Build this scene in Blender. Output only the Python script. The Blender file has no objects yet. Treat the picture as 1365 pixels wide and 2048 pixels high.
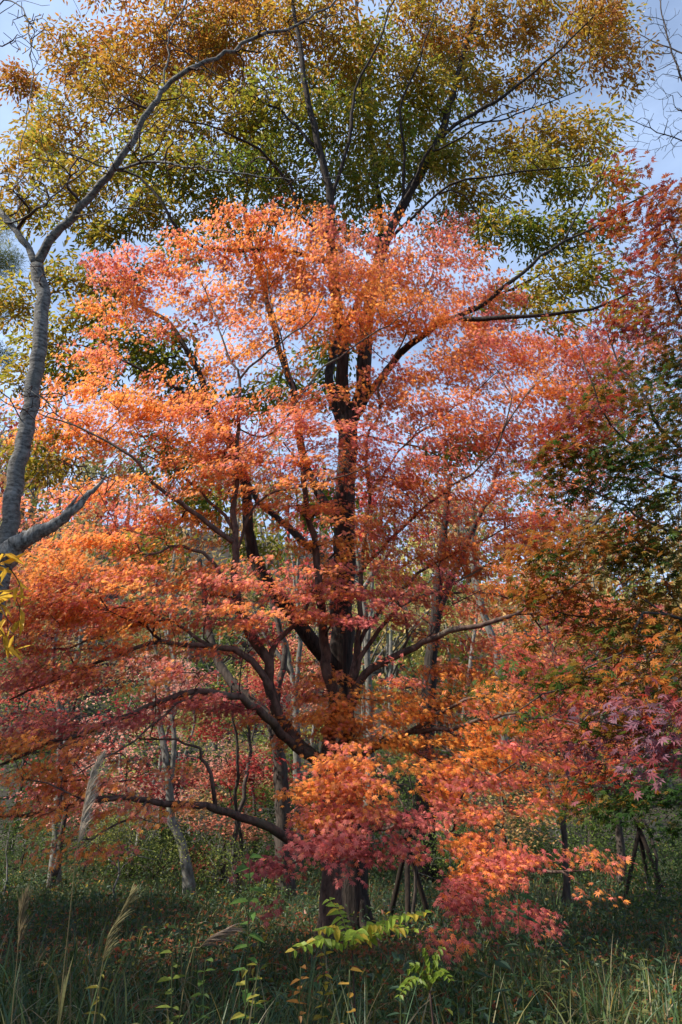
import bpy, math, random
import numpy as np

# ---------------------------------------------------------------- camera, sky, sun, exposure
SC = bpy.context.scene
COL = SC.collection
PITCH = math.radians(19.5)
EYE = 1.6
LENS = 28.0
FPX = 2048 * LENS / 36.0
cam_data = bpy.data.cameras.new('camera')
cam_data.sensor_fit = 'VERTICAL'
cam_data.sensor_height = 36.0
cam_data.sensor_width = 24.0
cam_data.lens = LENS
cam_data.clip_end = 3000
cam = bpy.data.objects.new('camera', cam_data)
cam.location = (0, 0, EYE)
cam.rotation_euler = (math.pi / 2 + PITCH, 0, 0)
COL.objects.link(cam)
SC.camera = cam
SC.view_settings.view_transform = 'Standard'
SC.view_settings.look = 'None'
SC.view_settings.exposure = 0.88
SC.view_settings.gamma = 1
SC.cycles.max_bounces = 6
SC.cycles.diffuse_bounces = 3
SC.cycles.glossy_bounces = 2
SC.cycles.transmission_bounces = 4
SC.cycles.transparent_max_bounces = 4

SUN_EL, SUN_AZ = math.radians(47), math.radians(-103)     # azimuth from +Y (view direction) towards +X
sdir = np.array([math.sin(SUN_AZ) * math.cos(SUN_EL), math.cos(SUN_AZ) * math.cos(SUN_EL), math.sin(SUN_EL)])
sun_d = bpy.data.lights.new('sun', 'SUN')
sun_d.energy = 5.0
sun_d.angle = math.radians(0.5)
sun_d.color = (1.0, 0.93, 0.82)
sun = bpy.data.objects.new('sun', sun_d)
from mathutils import Vector
sun.rotation_euler = Vector(sdir).to_track_quat('Z', 'Y').to_euler()
sun.location = (-20, -10, 30)
COL.objects.link(sun)

W = bpy.data.worlds.new('World')
SC.world = W
W.use_nodes = True
nt = W.node_tree
nt.nodes.clear()
out = nt.nodes.new('ShaderNodeOutputWorld')
bg = nt.nodes.new('ShaderNodeBackground')
bg.inputs['Strength'].default_value = 0.098
sky = nt.nodes.new('ShaderNodeTexSky')
sky.sky_type = 'NISHITA'
sky.sun_disc = False
sky.sun_elevation = SUN_EL
sky.sun_rotation = SUN_AZ
sky.air_density = 1.0
sky.dust_density = 0.6
sky.ozone_density = 1.4
tc = nt.nodes.new('ShaderNodeTexCoord')
mp = nt.nodes.new('ShaderNodeMapping')
mp.inputs['Scale'].default_value = (1.2, 1.2, 3.2)
mp.inputs['Rotation'].default_value = (0.2, 0.35, 0.4)
nz = nt.nodes.new('ShaderNodeTexNoise')
nz.inputs['Scale'].default_value = 1.9
nz.inputs['Detail'].default_value = 7
nz.inputs['Roughness'].default_value = 0.55
nz.inputs['Distortion'].default_value = 0.4
rp = nt.nodes.new('ShaderNodeValToRGB')
rp.color_ramp.elements[0].position = 0.38
rp.color_ramp.elements[0].color = (0.22, 0.22, 0.22, 1)
rp.color_ramp.elements[1].position = 0.68
rp.color_ramp.elements[1].color = (0.62, 0.62, 0.62, 1)
mx = nt.nodes.new('ShaderNodeMix')
mx.data_type = 'RGBA'
mx.inputs[7].default_value = (5.6, 7.2, 10.2, 1)
nt.links.new(tc.outputs['Generated'], mp.inputs['Vector'])
nt.links.new(mp.outputs['Vector'], nz.inputs['Vector'])
nt.links.new(nz.outputs['Fac'], rp.inputs['Fac'])
nt.links.new(rp.outputs['Color'], mx.inputs[0])
nt.links.new(sky.outputs['Color'], mx.inputs[6])
nt.links.new(mx.outputs[2], bg.inputs['Color'])
nt.links.new(bg.outputs['Background'], out.inputs['Surface'])

# ---------------------------------------------------------------- helpers
rng = np.random.default_rng(7)
CP, SP = math.cos(PITCH), math.sin(PITCH)


def P(u, v, d):
    """point at world distance y = d seen in the direction of photograph position (u, v)"""
    x = (u - 682.5) / FPX
    y = -(v - 1024.0) / FPX
    dy, dz = CP - y * SP, SP + y * CP
    t = d / dy
    return np.array([x * t, d, EYE + dz * t])


def px(u, v, d):
    """metres per photograph pixel there"""
    y = -(v - 1024.0) / FPX
    return d / (CP - y * SP) / FPX


def ground_h(x, y):
    x = np.asarray(x, float); y = np.asarray(y, float)
    h = 0.10 * np.sin(x * 0.5 + 1.0) * np.sin(y * 0.42) + 0.05 * np.sin(x * 1.3 + y * 0.9)
    t = np.clip((y - 24) / 45.0, 0, 1)
    hill = 20.5 * t * t * (3 - 2 * t) * (1.0 - 0.18 * np.tanh((x - 2) / 14.0))
    t2 = np.clip((-x - 9) / 30.0, 0, 1)
    side = 5.0 * t2 * t2 * np.clip(y / 20, 0, 1)
    return h + hill + side * (1 - t) - 0.25 * np.exp(-((y - 16) / 6.0) ** 2) * 0.4


def norm(a):
    return a / np.maximum(np.linalg.norm(a, axis=-1, keepdims=True), 1e-9)


# ---- materials
def new_mat(name):
    m = bpy.data.materials.new(name)
    m.use_nodes = True
    m.node_tree.nodes.clear()
    return m, m.node_tree


def leaf_mat(name, transl=0.45, rough=0.45, spec=0.35, sat=1.0):
    m, t = new_mat(name)
    o = t.nodes.new('ShaderNodeOutputMaterial')
    at = t.nodes.new('ShaderNodeAttribute'); at.attribute_name = 'tint'
    nz = t.nodes.new('ShaderNodeTexNoise'); nz.inputs['Scale'].default_value = 70; nz.inputs['Detail'].default_value = 2
    geo = t.nodes.new('ShaderNodeTexCoord')
    t.links.new(geo.outputs['Object'], nz.inputs['Vector'])
    mr = t.nodes.new('ShaderNodeMapRange')
    mr.inputs['From Min'].default_value = 0.3; mr.inputs['From Max'].default_value = 0.7
    mr.inputs['To Min'].default_value = 0.78; mr.inputs['To Max'].default_value = 1.15
    t.links.new(nz.outputs['Fac'], mr.inputs['Value'])
    vm = t.nodes.new('ShaderNodeVectorMath'); vm.operation = 'SCALE'
    t.links.new(at.outputs['Color'], vm.inputs[0]); t.links.new(mr.outputs['Result'], vm.inputs['Scale'])
    b = t.nodes.new('ShaderNodeBsdfPrincipled')
    b.inputs['Roughness'].default_value = rough
    b.inputs['Specular IOR Level'].default_value = spec
    tr = t.nodes.new('ShaderNodeBsdfTranslucent')
    gm = t.nodes.new('ShaderNodeGamma'); gm.inputs['Gamma'].default_value = 0.85
    t.links.new(vm.outputs[0], gm.inputs['Color'])
    t.links.new(vm.outputs[0], b.inputs['Base Color'])
    t.links.new(gm.outputs['Color'], tr.inputs['Color'])
    mix = t.nodes.new('ShaderNodeMixShader'); mix.inputs[0].default_value = transl
    t.links.new(b.outputs[0], mix.inputs[1]); t.links.new(tr.outputs[0], mix.inputs[2])
    t.links.new(mix.outputs[0], o.inputs['Surface'])
    return m


def bark_mat(name, c1, c2, scale=(14, 14, 3), bump=0.6, rough=0.9, moss=None, detail=8):
    m, t = new_mat(name)
    o = t.nodes.new('ShaderNodeOutputMaterial')
    tc = t.nodes.new('ShaderNodeTexCoord')
    mp = t.nodes.new('ShaderNodeMapping'); mp.inputs['Scale'].default_value = scale
    t.links.new(tc.outputs['Object'], mp.inputs['Vector'])
    nz = t.nodes.new('ShaderNodeTexNoise'); nz.inputs['Scale'].default_value = 1.0
    nz.inputs['Detail'].default_value = detail; nz.inputs['Roughness'].default_value = 0.65
    t.links.new(mp.outputs['Vector'], nz.inputs['Vector'])
    rp = t.nodes.new('ShaderNodeValToRGB')
    rp.color_ramp.elements[0].position = 0.36; rp.color_ramp.elements[0].color = (*c1, 1)
    rp.color_ramp.elements[1].position = 0.64; rp.color_ramp.elements[1].color = (*c2, 1)
    t.links.new(nz.outputs['Fac'], rp.inputs['Fac'])
    col = rp.outputs['Color']
    if moss:
        n2 = t.nodes.new('ShaderNodeTexNoise'); n2.inputs['Scale'].default_value = 2.2; n2.inputs['Detail'].default_value = 5
        t.links.new(tc.outputs['Object'], n2.inputs['Vector'])
        r2 = t.nodes.new('ShaderNodeValToRGB')
        r2.color_ramp.elements[0].position = 0.52; r2.color_ramp.elements[0].color = (0, 0, 0, 1)
        r2.color_ramp.elements[1].position = 0.66; r2.color_ramp.elements[1].color = (.7, .7, .7, 1)
        t.links.new(n2.outputs['Fac'], r2.inputs['Fac'])
        mm = t.nodes.new('ShaderNodeMix'); mm.data_type = 'RGBA'; mm.inputs[7].default_value = (*moss, 1)
        t.links.new(r2.outputs['Color'], mm.inputs[0]); t.links.new(col, mm.inputs[6]); col = mm.outputs[2]
    b = t.nodes.new('ShaderNodeBsdfPrincipled')
    b.inputs['Roughness'].default_value = rough
    b.inputs['Specular IOR Level'].default_value = 0.2
    t.links.new(col, b.inputs['Base Color'])
    bp = t.nodes.new('ShaderNodeBump'); bp.inputs['Strength'].default_value = bump; bp.inputs['Distance'].default_value = 0.03
    t.links.new(nz.outputs['Fac'], bp.inputs['Height']); t.links.new(bp.outputs[0], b.inputs['Normal'])
    t.links.new(b.outputs[0], o.inputs['Surface'])
    return m


M_LEAF = leaf_mat('maple_leaf', 0.52, 0.45, 0.25)
M_NEARLEAF = leaf_mat('matte_maple_leaf', 0.4, 0.55, 0.15)
M_OAKLEAF = leaf_mat('oak_leaf', 0.5, 0.45, 0.4)
M_FARLEAF = leaf_mat('distant_leaf', 0.35, 0.6, 0.2)
M_GRASS = leaf_mat('grass_blade', 0.3, 0.5, 0.3)
M_PLUME = leaf_mat('dry_plume', 0.3, 0.8, 0.1)
M_MAPLEBARK = bark_mat('maple_bark', (0.04, 0.026, 0.021), (0.145, 0.09, 0.07), (14, 14, 7), 0.7, moss=(0.11, 0.105, 0.07))
M_OAKBARK = bark_mat('oak_bark', (0.010, 0.008, 0.007), (0.055, 0.042, 0.035), (26, 26, 2.6), 1.0)
M_TWIG = bark_mat('twig_bark', (0.035, 0.02, 0.017), (0.075, 0.045, 0.037), (20, 20, 20), 0.1)
M_CHERRY = bark_mat('cherry_bark', (0.04, 0.037, 0.035), (0.22, 0.21, 0.195), (16, 16, 34), 0.6, moss=(0.10, 0.095, 0.08))
M_GREYBARK = bark_mat('grey_bark', (0.06, 0.056, 0.048), (0.22, 0.21, 0.185), (12, 12, 6), 0.4, moss=(0.13, 0.15, 0.08))
M_DARKBARK = bark_mat('dark_bark', (0.03, 0.024, 0.02), (0.09, 0.07, 0.058), (16, 16, 4), 0.6)
M_DEAD = bark_mat('dead_wood', (0.07, 0.062, 0.055), (0.36, 0.34, 0.31), (30, 30, 9), 0.9)
M_STAKE = bark_mat('stake_wood', (0.012, 0.009, 0.007), (0.04, 0.028, 0.02), (18, 18, 4), 0.6)


# ---- mesh building: everything is quads held in numpy arrays
class Buf:
    def __init__(self):
        self.v, self.f, self.c, self.m, self.n = [], [], [], [], 0

    def add(self, v, f, c=None, mi=0):
        v = np.asarray(v, np.float32).reshape(-1, 3)
        f = np.asarray(f, np.int32).reshape(-1, 4)
        if not len(v):
            return
        if c is None:
            c = (0.1, 0.06, 0.045)
        c = np.broadcast_to(np.asarray(c, np.float32), (len(v), 3))
        self.v.append(v); self.f.append(f + self.n); self.c.append(c)
        self.m.append(np.full(len(f), mi, np.int32)); self.n += len(v)

    def build(self, name, mats, parent=None, loc=None, smooth=False):
        if not self.v:
            return None
        v = np.concatenate(self.v); f = np.concatenate(self.f); c = np.concatenate(self.c); mi = np.concatenate(self.m)
        if loc is not None:
            v = v - np.asarray(loc, np.float32)
        me = bpy.data.meshes.new(name)
        me.vertices.add(len(v)); me.vertices.foreach_set('co', v.ravel())
        me.loops.add(f.size); me.loops.foreach_set('vertex_index', f.ravel())
        me.polygons.add(len(f))
        me.polygons.foreach_set('loop_start', np.arange(0, f.size, 4, dtype=np.int32))
        me.polygons.foreach_set('loop_total', np.full(len(f), 4, np.int32))
        if not isinstance(mats, (list, tuple)):
            mats = [mats]
        for m in mats:
            me.materials.append(m)
        me.polygons.foreach_set('material_index', mi)
        me.polygons.foreach_set('use_smooth', np.full(len(f), smooth, bool))
        at = me.attributes.new('tint', 'FLOAT_COLOR', 'POINT')
        at.data.foreach_set('color', np.concatenate([c, np.ones((len(c), 1), np.float32)], 1).astype(np.float32).ravel())
        me.update(calc_edges=True)
        o = bpy.data.objects.new(name, me)
        COL.objects.link(o)
        if parent is not None:
            o.parent = parent
        return o


def tag(o, label=None, cat=None, group=None, kind=None):
    if label: o['label'] = label
    if cat: o['category'] = cat
    if group: o['group'] = group
    if kind: o['kind'] = kind
    return o


def empty(name, loc, label=None, cat=None, group=None):
    o = bpy.data.objects.new(name, None)
    o.location = tuple(float(a) for a in loc)
    o.empty_display_size = 0.2
    COL.objects.link(o)
    return tag(o, label, cat, group)


def tube(buf, pts, rad, sides=6, col=None, mi=0, wobble=0.0, flare=False):
    pts = np.asarray(pts, float); rad = np.broadcast_to(np.asarray(rad, float), (len(pts),))
    n = len(pts)
    if n < 2: return
    tan = np.gradient(pts, axis=0); tan = norm(tan)
    ref = np.array([0.31, 0.17, 0.93]) if abs(tan[0, 2]) < 0.8 else np.array([1.0, 0.2, 0])
    a = norm(np.cross(tan, ref)); b = np.cross(tan, a)
    th = np.arange(sides) * 2 * math.pi / sides
    r = rad[:, None] * np.ones(sides)
    if wobble:
        r = r * (1 + wobble * rng.normal(size=r.shape))
    V = pts[:, None] + r[..., None] * (np.cos(th)[None, :, None] * a[:, None] + np.sin(th)[None, :, None] * b[:, None])
    i = np.arange(n - 1)[:, None]; j = np.arange(sides)[None]
    j2 = (j + 1) % sides
    F = np.stack([i * sides + j, i * sides + j2, (i + 1) * sides + j2, (i + 1) * sides + j], -1).reshape(-1, 4)
    V = V.reshape(-1, 3)
    # close the tip and the foot
    k = len(V)
    V = np.concatenate([V, pts[-1:] + tan[-1:] * rad[-1], pts[:1]])
    cap = []
    for q in range(0, sides, 2):
        a1, a2, a3 = q, (q + 1) % sides, (q + 2) % sides
        cap.append([k, (n - 1) * sides + a3, (n - 1) * sides + a2, (n - 1) * sides + a1][::-1])
        cap.append([k + 1, a1, a2, a3][::-1])
    buf.add(V, np.concatenate([F, np.array(cap)]), col, mi)


def spline(pts, step=0.25, jitter=0.0):
    pts = np.asarray(pts, float)
    if len(pts) < 3:
        n = max(2, int(np.linalg.norm(pts[1] - pts[0]) / step) + 1)
        q = pts[0] + (pts[1] - pts[0]) * np.linspace(0, 1, n)[:, None]
    else:
        p = np.concatenate([[2 * pts[0] - pts[1]], pts, [2 * pts[-1] - pts[-2]]])
        out = []
        for i in range(1, len(p) - 2):
            n = max(2, int(np.linalg.norm(p[i + 1] - p[i]) / step) + 1)
            t = np.linspace(0, 1, n, endpoint=False)[:, None]
            out.append(0.5 * (2 * p[i] + (p[i + 1] - p[i - 1]) * t + (2 * p[i - 1] - 5 * p[i] + 4 * p[i + 1] - p[i + 2]) * t ** 2
                              + (-p[i - 1] + 3 * p[i] - 3 * p[i + 1] + p[i + 2]) * t ** 3))
        q = np.concatenate(out + [pts[-1:]])
    if jitter and len(q) > 2:
        j = rng.normal(size=q.shape) * jitter; j[0] = 0; j[-1] = 0
        q = q + j
    return q


# ---- leaf templates (x across, y along the leaf, z normal), all quads
def maple_template(lobes, curl, seed=0, slim=0.125):
    r = np.random.default_rng(seed)
    if lobes == 7:
        ang = np.radians([0, 38, -38, 78, -78, 122, -122]); ln = np.array([1, .93, .93, .74, .74, .4, .4])
    else:
        ang = np.radians([0, 44, -44, 95, -95]); ln = np.array([1, .9, .9, .62, .62])
    v = [(0, 0, 0)]; f = []
    for a, l in zip(ang, ln):
        l = l * r.uniform(.9, 1.08); a = a + r.uniform(-.06, .06)
        d = np.array([math.sin(a), math.cos(a)]); p = np.array([d[1], -d[0]])
        s = d * l * .46
        k = len(v)
        for q, rr in ((s - p * slim, .45), (d * l, 1), (s + p * slim, .45)):
            v.append((q[0], q[1], -curl * (np.hypot(*q)) ** 2 + r.uniform(-.03, .03)))
        f.append((0, k, k + 1, k + 2))
    v = np.array(v); v[:, 1] -= 0.1
    return v, np.array(f)


def ovate_template(w, fold, curl):
    v = np.array([(0, 0, 0), (-w, .33, fold), (-w * .75, .68, fold * .8 - curl * .4), (0, 1, -curl), (w * .75, .68, fold * .8 - curl * .4), (w, .33, fold)])
    return v, np.array([(0, 3, 2, 1), (0, 5, 4, 3)])


T_MAPLE7 = [maple_template(7, c, i) for i, c in enumerate((0.1, 0.3, 0.5, 0.2))]
T_MAPLE5 = [maple_template(5, c, i + 9, 0.19) for i, c in enumerate((0.1, 0.3, 0.5, 0.2))]
T_OAK = [ovate_template(.18, .05, .1), ovate_template(.21, .1, .3), ovate_template(.17, .0, -.1)]
T_OVAL = [ovate_template(.3, .08, .2), ovate_template(.26, .12, .35)]
T_WILLOW = [ovate_template(.1, .03, .25), ovate_template(.12, .02, .5), ovate_template(.11, .04, .05)]
T_CLUMP = [maple_template(5, .3, 31, 0.3), maple_template(5, .1, 32, 0.3)]


def leaves(buf, templates, pos, nrm, dr, size, col, mi=0):
    n = len(pos)
    if n == 0: return
    which = rng.integers(0, len(templates), n)
    size = np.broadcast_to(np.asarray(size, float), (n,)); col = np.broadcast_to(col, (n, 3))
    nrm = norm(nrm); dr = norm(dr - nrm * np.sum(dr * nrm, 1, keepdims=True)); xx = np.cross(dr, nrm)
    for k, (tv, tf) in enumerate(templates):
        m = which == k
        if not m.any(): continue
        p, N, D, X, s = pos[m], nrm[m], dr[m], xx[m], size[m]
        V = p[:, None] + s[:, None, None] * (tv[None, :, 0:1] * X[:, None] + tv[None, :, 1:2] * D[:, None] + tv[None, :, 2:3] * N[:, None])
        F = tf[None] + (np.arange(len(p)) * len(tv))[:, None, None]
        C = np.repeat(col[m], len(tv), 0)
        buf.add(V.reshape(-1, 3), F.reshape(-1, 4), C, mi)


# ---- branching: hand-laid limbs, then fine wood grown out to every leaf cluster
class Tree:
    def __init__(self, cap=220000, slim=1.0):
        self.slim = slim
        self.pos = np.zeros((cap, 3)); self.par = np.full(cap, -1); self.plen = np.zeros(cap); self.rad = np.full(cap, np.nan)
        self.n = 0; self.limbs = []; self.twigs = []; self.zmin = -1e9

    def _node(self, p, par, r=np.nan):
        i = self.n; self.pos[i] = p; self.par[i] = par
        self.plen[i] = 0 if par < 0 else self.plen[par] + np.linalg.norm(p - self.pos[par])
        self.rad[i] = r; self.n += 1
        return i

    def limb(self, pts, r0, r1, step=0.2, jitter=0.012, join=True, dead=False):
        pts = np.asarray(pts, float)
        par = -1
        if self.n and join:
            par = int(np.argmin(np.linalg.norm(self.pos[:self.n] - pts[0], axis=1)))
            if np.linalg.norm(self.pos[par] - pts[0]) > 0.04:
                pts = np.concatenate([self.pos[par][None], pts])
            else:
                pts[0] = self.pos[par]
        q = spline(pts, step, jitter)
        t = np.linspace(0, 1, len(q)); r0 *= self.slim; r1 *= self.slim; r = r0 + (r1 - r0) * t ** 0.8
        if par >= 0:
            r[0] = min(r[0], self.rad[par] * .98)
        ids = []
        for k, (p, rr) in enumerate(zip(q, r)):
            if k == 0 and par >= 0: continue
            par = self._node(p, par, rr)
            if dead: self.plen[par] += 50
            ids.append(par)
        self.limbs.append((q, r))
        return ids

    def grow(self, targets, tip=0.0022, w=0.35, sag=0.05, step=0.3, bend=0.4, power=2.4, jit=0.06):
        targets = np.asarray(targets, float)
        L = self.pos[:self.n]
        d0 = np.array([np.min(np.sum((L - t) ** 2, 1)) for t in targets])
        first = self.n
        order = np.argsort(d0)
        ends = []
        for i in order:
            t = targets[i]
            dd = np.linalg.norm(self.pos[:self.n] - t, axis=1)
            a = int(np.argmin(dd + w * self.plen[:self.n]))
            p0 = self.pos[a]; dist = dd[a]
            if dist < 0.03:
                continue
            pa = self.par[a]
            dirp = norm((p0 - self.pos[pa])[None])[0] if pa >= 0 else np.array([0, 0, 1.0])
            c = p0 + dirp * dist * bend + rng.normal(size=3) * dist * 0.08
            k = max(2, int(dist / step) + 1)
            tt = np.linspace(0, 1, k + 1)[1:, None]
            q = (1 - tt) ** 2 * p0 + 2 * tt * (1 - tt) * c + tt ** 2 * t
            q[:-1] += rng.normal(size=q[:-1].shape) * jit * min(dist, .6) * .5
            q[:, 2] -= sag * dist * 4 * (tt * (1 - tt))[:, 0] * rng.uniform(-.5, 1)
            ids = [a]; par = a
            for p in q:
                par = self._node(p, par); ids.append(par)
            self.twigs.append(ids); ends.append(par)
        # pipe model
        acc = np.zeros(self.n)
        acc[ends] += tip ** power
        for i in range(self.n - 1, first - 1, -1):
            if acc[i] == 0: acc[i] = tip ** power
            self.rad[i] = acc[i] ** (1 / power)
            p = self.par[i]
            if p >= first: acc[p] += acc[i]
        for ids in self.twigs:
            a = ids[0]
            lim = self.rad[a] * 0.75 if not np.isnan(self.rad[a]) else 1
            for j in ids[1:]:
                self.rad[j] = min(self.rad[j], max(lim, tip))
        return ends

    def build(self, root, loc, bark, twig_mat, name_main='trunk', limb_sides=9, twig_sides=4, foot=True, wob=0.03, one=False, flare=0):
        big = Buf()
        for k, (q, r) in enumerate(self.limbs):
            b = big if one else Buf()
            r = r.copy()
            if k == 0 and foot:
                h = q[:, 2] - q[0, 2]; r = r * (1 + 0.7 * np.exp(-h / 0.22))
                q = q.copy(); q[0, 2] -= 0.3
            tube(b, q, r, limb_sides if r[0] > .05 else 6, wobble=wob)
            if not one: b.build('trunk' if k == 0 else 'limb', bark, root, loc, True)
        if one: big.build('trunk', bark, root, loc, True)
        if flare:
            rb = Buf(); c = self.limbs[0][0][0]
            for a in rng.uniform(-.35, .35, 6) + np.arange(6) * 1.047:
                dv = np.array([math.cos(a), math.sin(a), 0]); L = flare * rng.uniform(2.6, 4)
                tube(rb, spline([c + dv * flare * .55 + [0, 0, .55], c + dv * flare * 1.05 + [0, 0, .2], c + dv * L * .65 + [0, 0, .05], c + dv * L - [0, 0, .12]], .1), np.linspace(flare * .36, flare * .14, len(spline([c + dv * flare * .55 + [0, 0, .55], c + dv * flare * 1.05 + [0, 0, .2], c + dv * L * .65 + [0, 0, .05], c + dv * L - [0, 0, .12]], .1))), 8, wobble=.05)
            rb.build('roots', bark, root, loc, True)
        b = Buf()
        for ids in self.twigs:
            r = self.rad[ids].copy(); r[0] = min(r[0], r[1])
            tube(b, self.pos[ids], r, 5 if r[1] > .012 else twig_sides)
        if b.v: b.build('twigs', twig_mat, root, loc, True)


def hue(h, pal):
    """h (n,) in 0..len(pal)-1 -> colour"""
    pal = np.asarray(pal); h = np.clip(h, 0, len(pal) - 1.001); i = h.astype(int); f = (h - i)[:, None]
    return pal[i] * (1 - f) + pal[i + 1] * f


def pad_points(u, v, ru, rv, d, n, flat=1.0, layer=0):
    s = px(u, v, d); c = P(u, v, d)
    E = math.atan2(c[2] - EYE, d)
    rx = ru * s; ry = rx * .85; tv = rv * s
    if ry * abs(math.sin(E)) > tv * .9: ry = tv * .9 / abs(math.sin(E))
    rz = math.sqrt(max(tv ** 2 - (ry * math.sin(E)) ** 2, .1 ** 2)) / math.cos(E) * flat
    q = norm(rng.normal(size=(n, 3))) * (rng.uniform(0, 1, (n, 1)) ** .42)
    q = q * np.array([rx, ry, rz])
    if layer:
        ph = rng.uniform(0, layer)
        q[:, 2] = np.round((q[:, 2] + ph) / layer) * layer - ph + rng.normal(size=n) * .03
    # the spray droops towards its rim
    q[:, 2] -= 0.12 * (q[:, 0] ** 2 + q[:, 1] ** 2) / max(rx, .3)
    return c + q


def spray(buf, templates, cl, centre, hues, pal, per, rad, size, tilt=0.45, thick=0.05, droop=0.5, jitter=0.45, mi=0, vjit=0.12, hang=0.0, hjit=.33):
    """flat sprays of leaves round each cluster point, leaning away from the trunk axis"""
    n = len(cl)
    if n == 0: return
    outd = cl - centre; outd[:, 2] = 0; outd = norm(outd + 1e-6)
    k = rng.poisson(per, n)
    idx = np.repeat(np.arange(n), k); m = len(idx)
    a = rng.uniform(0, 2 * math.pi, m); r = np.sqrt(rng.uniform(0, 1, m)) * rad * rng.uniform(.7, 1.2, n)[idx]
    off = np.stack([np.cos(a) * r, np.sin(a) * r, rng.normal(size=m) * thick - 0.25 * r * droop], 1)
    tl = (tilt * rng.uniform(0, 1, n))[idx]
    # tilt the disc downwards away from the trunk
    off[:, 2] -= tl * np.sum(off[:, :2] * outd[idx, :2], 1)
    pos = cl[idx] + off
    tn = tl + hang * rng.uniform(0, 1, m)
    N = np.stack([outd[idx, 0] * tn, outd[idx, 1] * tn, np.ones(m)], 1) + rng.normal(size=(m, 3)) * jitter
    D = np.stack([np.cos(a), np.sin(a), -np.full(m, droop)], 1) + outd[idx] * .4 + rng.normal(size=(m, 3)) * .3
    h = hues[idx] + rng.normal(size=m) * hjit
    col = hue(h, pal) * np.exp(rng.normal(size=(m, 1)) * vjit)
    leaves(buf, templates, pos, N, D, size * rng.uniform(.7, 1.15, m), col, mi)


# ---------------------------------------------------------------- ground
def make_ground():
    m, t = new_mat('forest_floor')
    o = t.nodes.new('ShaderNodeOutputMaterial'); b = t.nodes.new('ShaderNodeBsdfPrincipled')
    tc = t.nodes.new('ShaderNodeTexCoord')
    n1 = t.nodes.new('ShaderNodeTexNoise'); n1.inputs['Scale'].default_value = 1.3; n1.inputs['Detail'].default_value = 10
    n2 = t.nodes.new('ShaderNodeTexVoronoi'); n2.inputs['Scale'].default_value = 16
    t.links.new(tc.outputs['Object'], n1.inputs['Vector']); t.links.new(tc.outputs['Object'], n2.inputs['Vector'])
    r1 = t.nodes.new('ShaderNodeValToRGB')
    r1.color_ramp.elements[0].position = .35; r1.color_ramp.elements[0].color = (0.010, 0.011, 0.006, 1)
    r1.color_ramp.elements[1].position = .7; r1.color_ramp.elements[1].color = (0.04, 0.027, 0.014, 1)
    t.links.new(n1.outputs['Fac'], r1.inputs['Fac'])
    mm = t.nodes.new('ShaderNodeMix'); mm.data_type = 'RGBA'; mm.blend_type = 'MULTIPLY'; mm.inputs[0].default_value = .5
    t.links.new(r1.outputs['Color'], mm.inputs[6]); t.links.new(n2.outputs['Color'], mm.inputs[7])
    t.links.new(mm.outputs[2], b.inputs['Base Color']); b.inputs['Roughness'].default_value = .95
    t.links.new(b.outputs[0], o.inputs['Surface'])
    xs = np.concatenate([np.linspace(-900, -60, 8), np.linspace(-50, 50, 90), np.linspace(60, 900, 8)])
    ys = np.concatenate([np.linspace(-700, -30, 8), np.linspace(-24, 90, 110), np.linspace(100, 1500, 10)])
    X, Y = np.meshgrid(xs, ys)
    Z = ground_h(X, Y)
    bf = Buf()
    nx = len(xs)
    i = np.arange(len(ys) - 1)[:, None] * nx; j = np.arange(nx - 1)[None]
    F = np.stack([i + j, i + j + 1, i + j + nx + 1, i + j + nx], -1)
    bf.add(np.stack([X, Y, Z], -1).reshape(-1, 3), F.reshape(-1, 4))
    g = bf.build('ground', m, smooth=True)
    tag(g, kind='structure')


make_ground()

# ---------------------------------------------------------------- the big orange maple
# palette: crimson, pink red, orange, yellow orange
PAL_MAPLE = [(0.32, 0.045, 0.05), (0.66, 0.18, 0.15), (0.84, 0.29, 0.055), (0.84, 0.37, 0.065)]
MB = np.array([P(662, 1840, 9.8)[0], 9.8, 0.0]); MB[2] = ground_h(MB[0], MB[1])
maple = empty('maple_tree', MB, 'large spreading maple with orange and pink layered foliage at the centre', 'tree')
T = Tree(slim=.74)


def PL(*pts):
    return np.array([P(*p) for p in pts])


s10 = 9.8 / FPX * 1.06
T.limb(np.concatenate([[MB], PL((664, 1760, 9.8), (662, 1680, 9.8), (656, 1600, 9.8), (652, 1535, 9.8))]), .165, .15)
T.limb(PL((652, 1535, 9.8), (665, 1460, 9.8), (672, 1400, 9.8), (656, 1350, 9.7), (650, 1280, 9.7), (642, 1200, 9.7), (632, 1100, 9.7), (612, 990, 9.7), (600, 880, 9.8), (592, 800, 9.8)), .12, .028)
T.limb(PL((652, 1535, 9.8), (600, 1490, 9.6), (558, 1430, 9.4), (540, 1370, 9.3), (537, 1323, 9.2), (500, 1268, 9.2), (478, 1205, 9.2), (469, 1143, 9.2), (472, 1088, 9.2), (466, 1020, 9.2), (474, 933, 9.2), (480, 833, 9.3), (480, 758, 9.3)), .115, .026)
T.limb(PL((480, 758, 9.3), (450, 693, 9.4), (436, 640, 9.5), (400, 560, 9.6)), .024, .01)
T.limb(PL((480, 758, 9.3), (520, 718, 9.3), (575, 675, 9.4), (620, 640, 9.4), (650, 590, 9.5)), .024, .01)
T.limb(PL((472, 1088, 9.2), (440, 1065, 9.1), (400, 1033, 9.0), (360, 1003, 8.9), (325, 983, 8.8), (290, 945, 8.7), (260, 913, 8.6), (200, 875, 8.6), (150, 850, 8.6), (90, 832, 8.6)), .05, .012)
T.limb(PL((469, 1060, 9.2), (435, 1015, 9.4), (400, 983, 9.5), (350, 933, 9.6), (300, 890, 9.8), (255, 845, 10)), .04, .012)
T.limb(PL((469, 1130, 9.2), (500, 1033, 9.0), (530, 993, 8.9), (600, 973, 8.8), (675, 958, 8.8), (740, 930, 8.8)), .03, .01)
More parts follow.
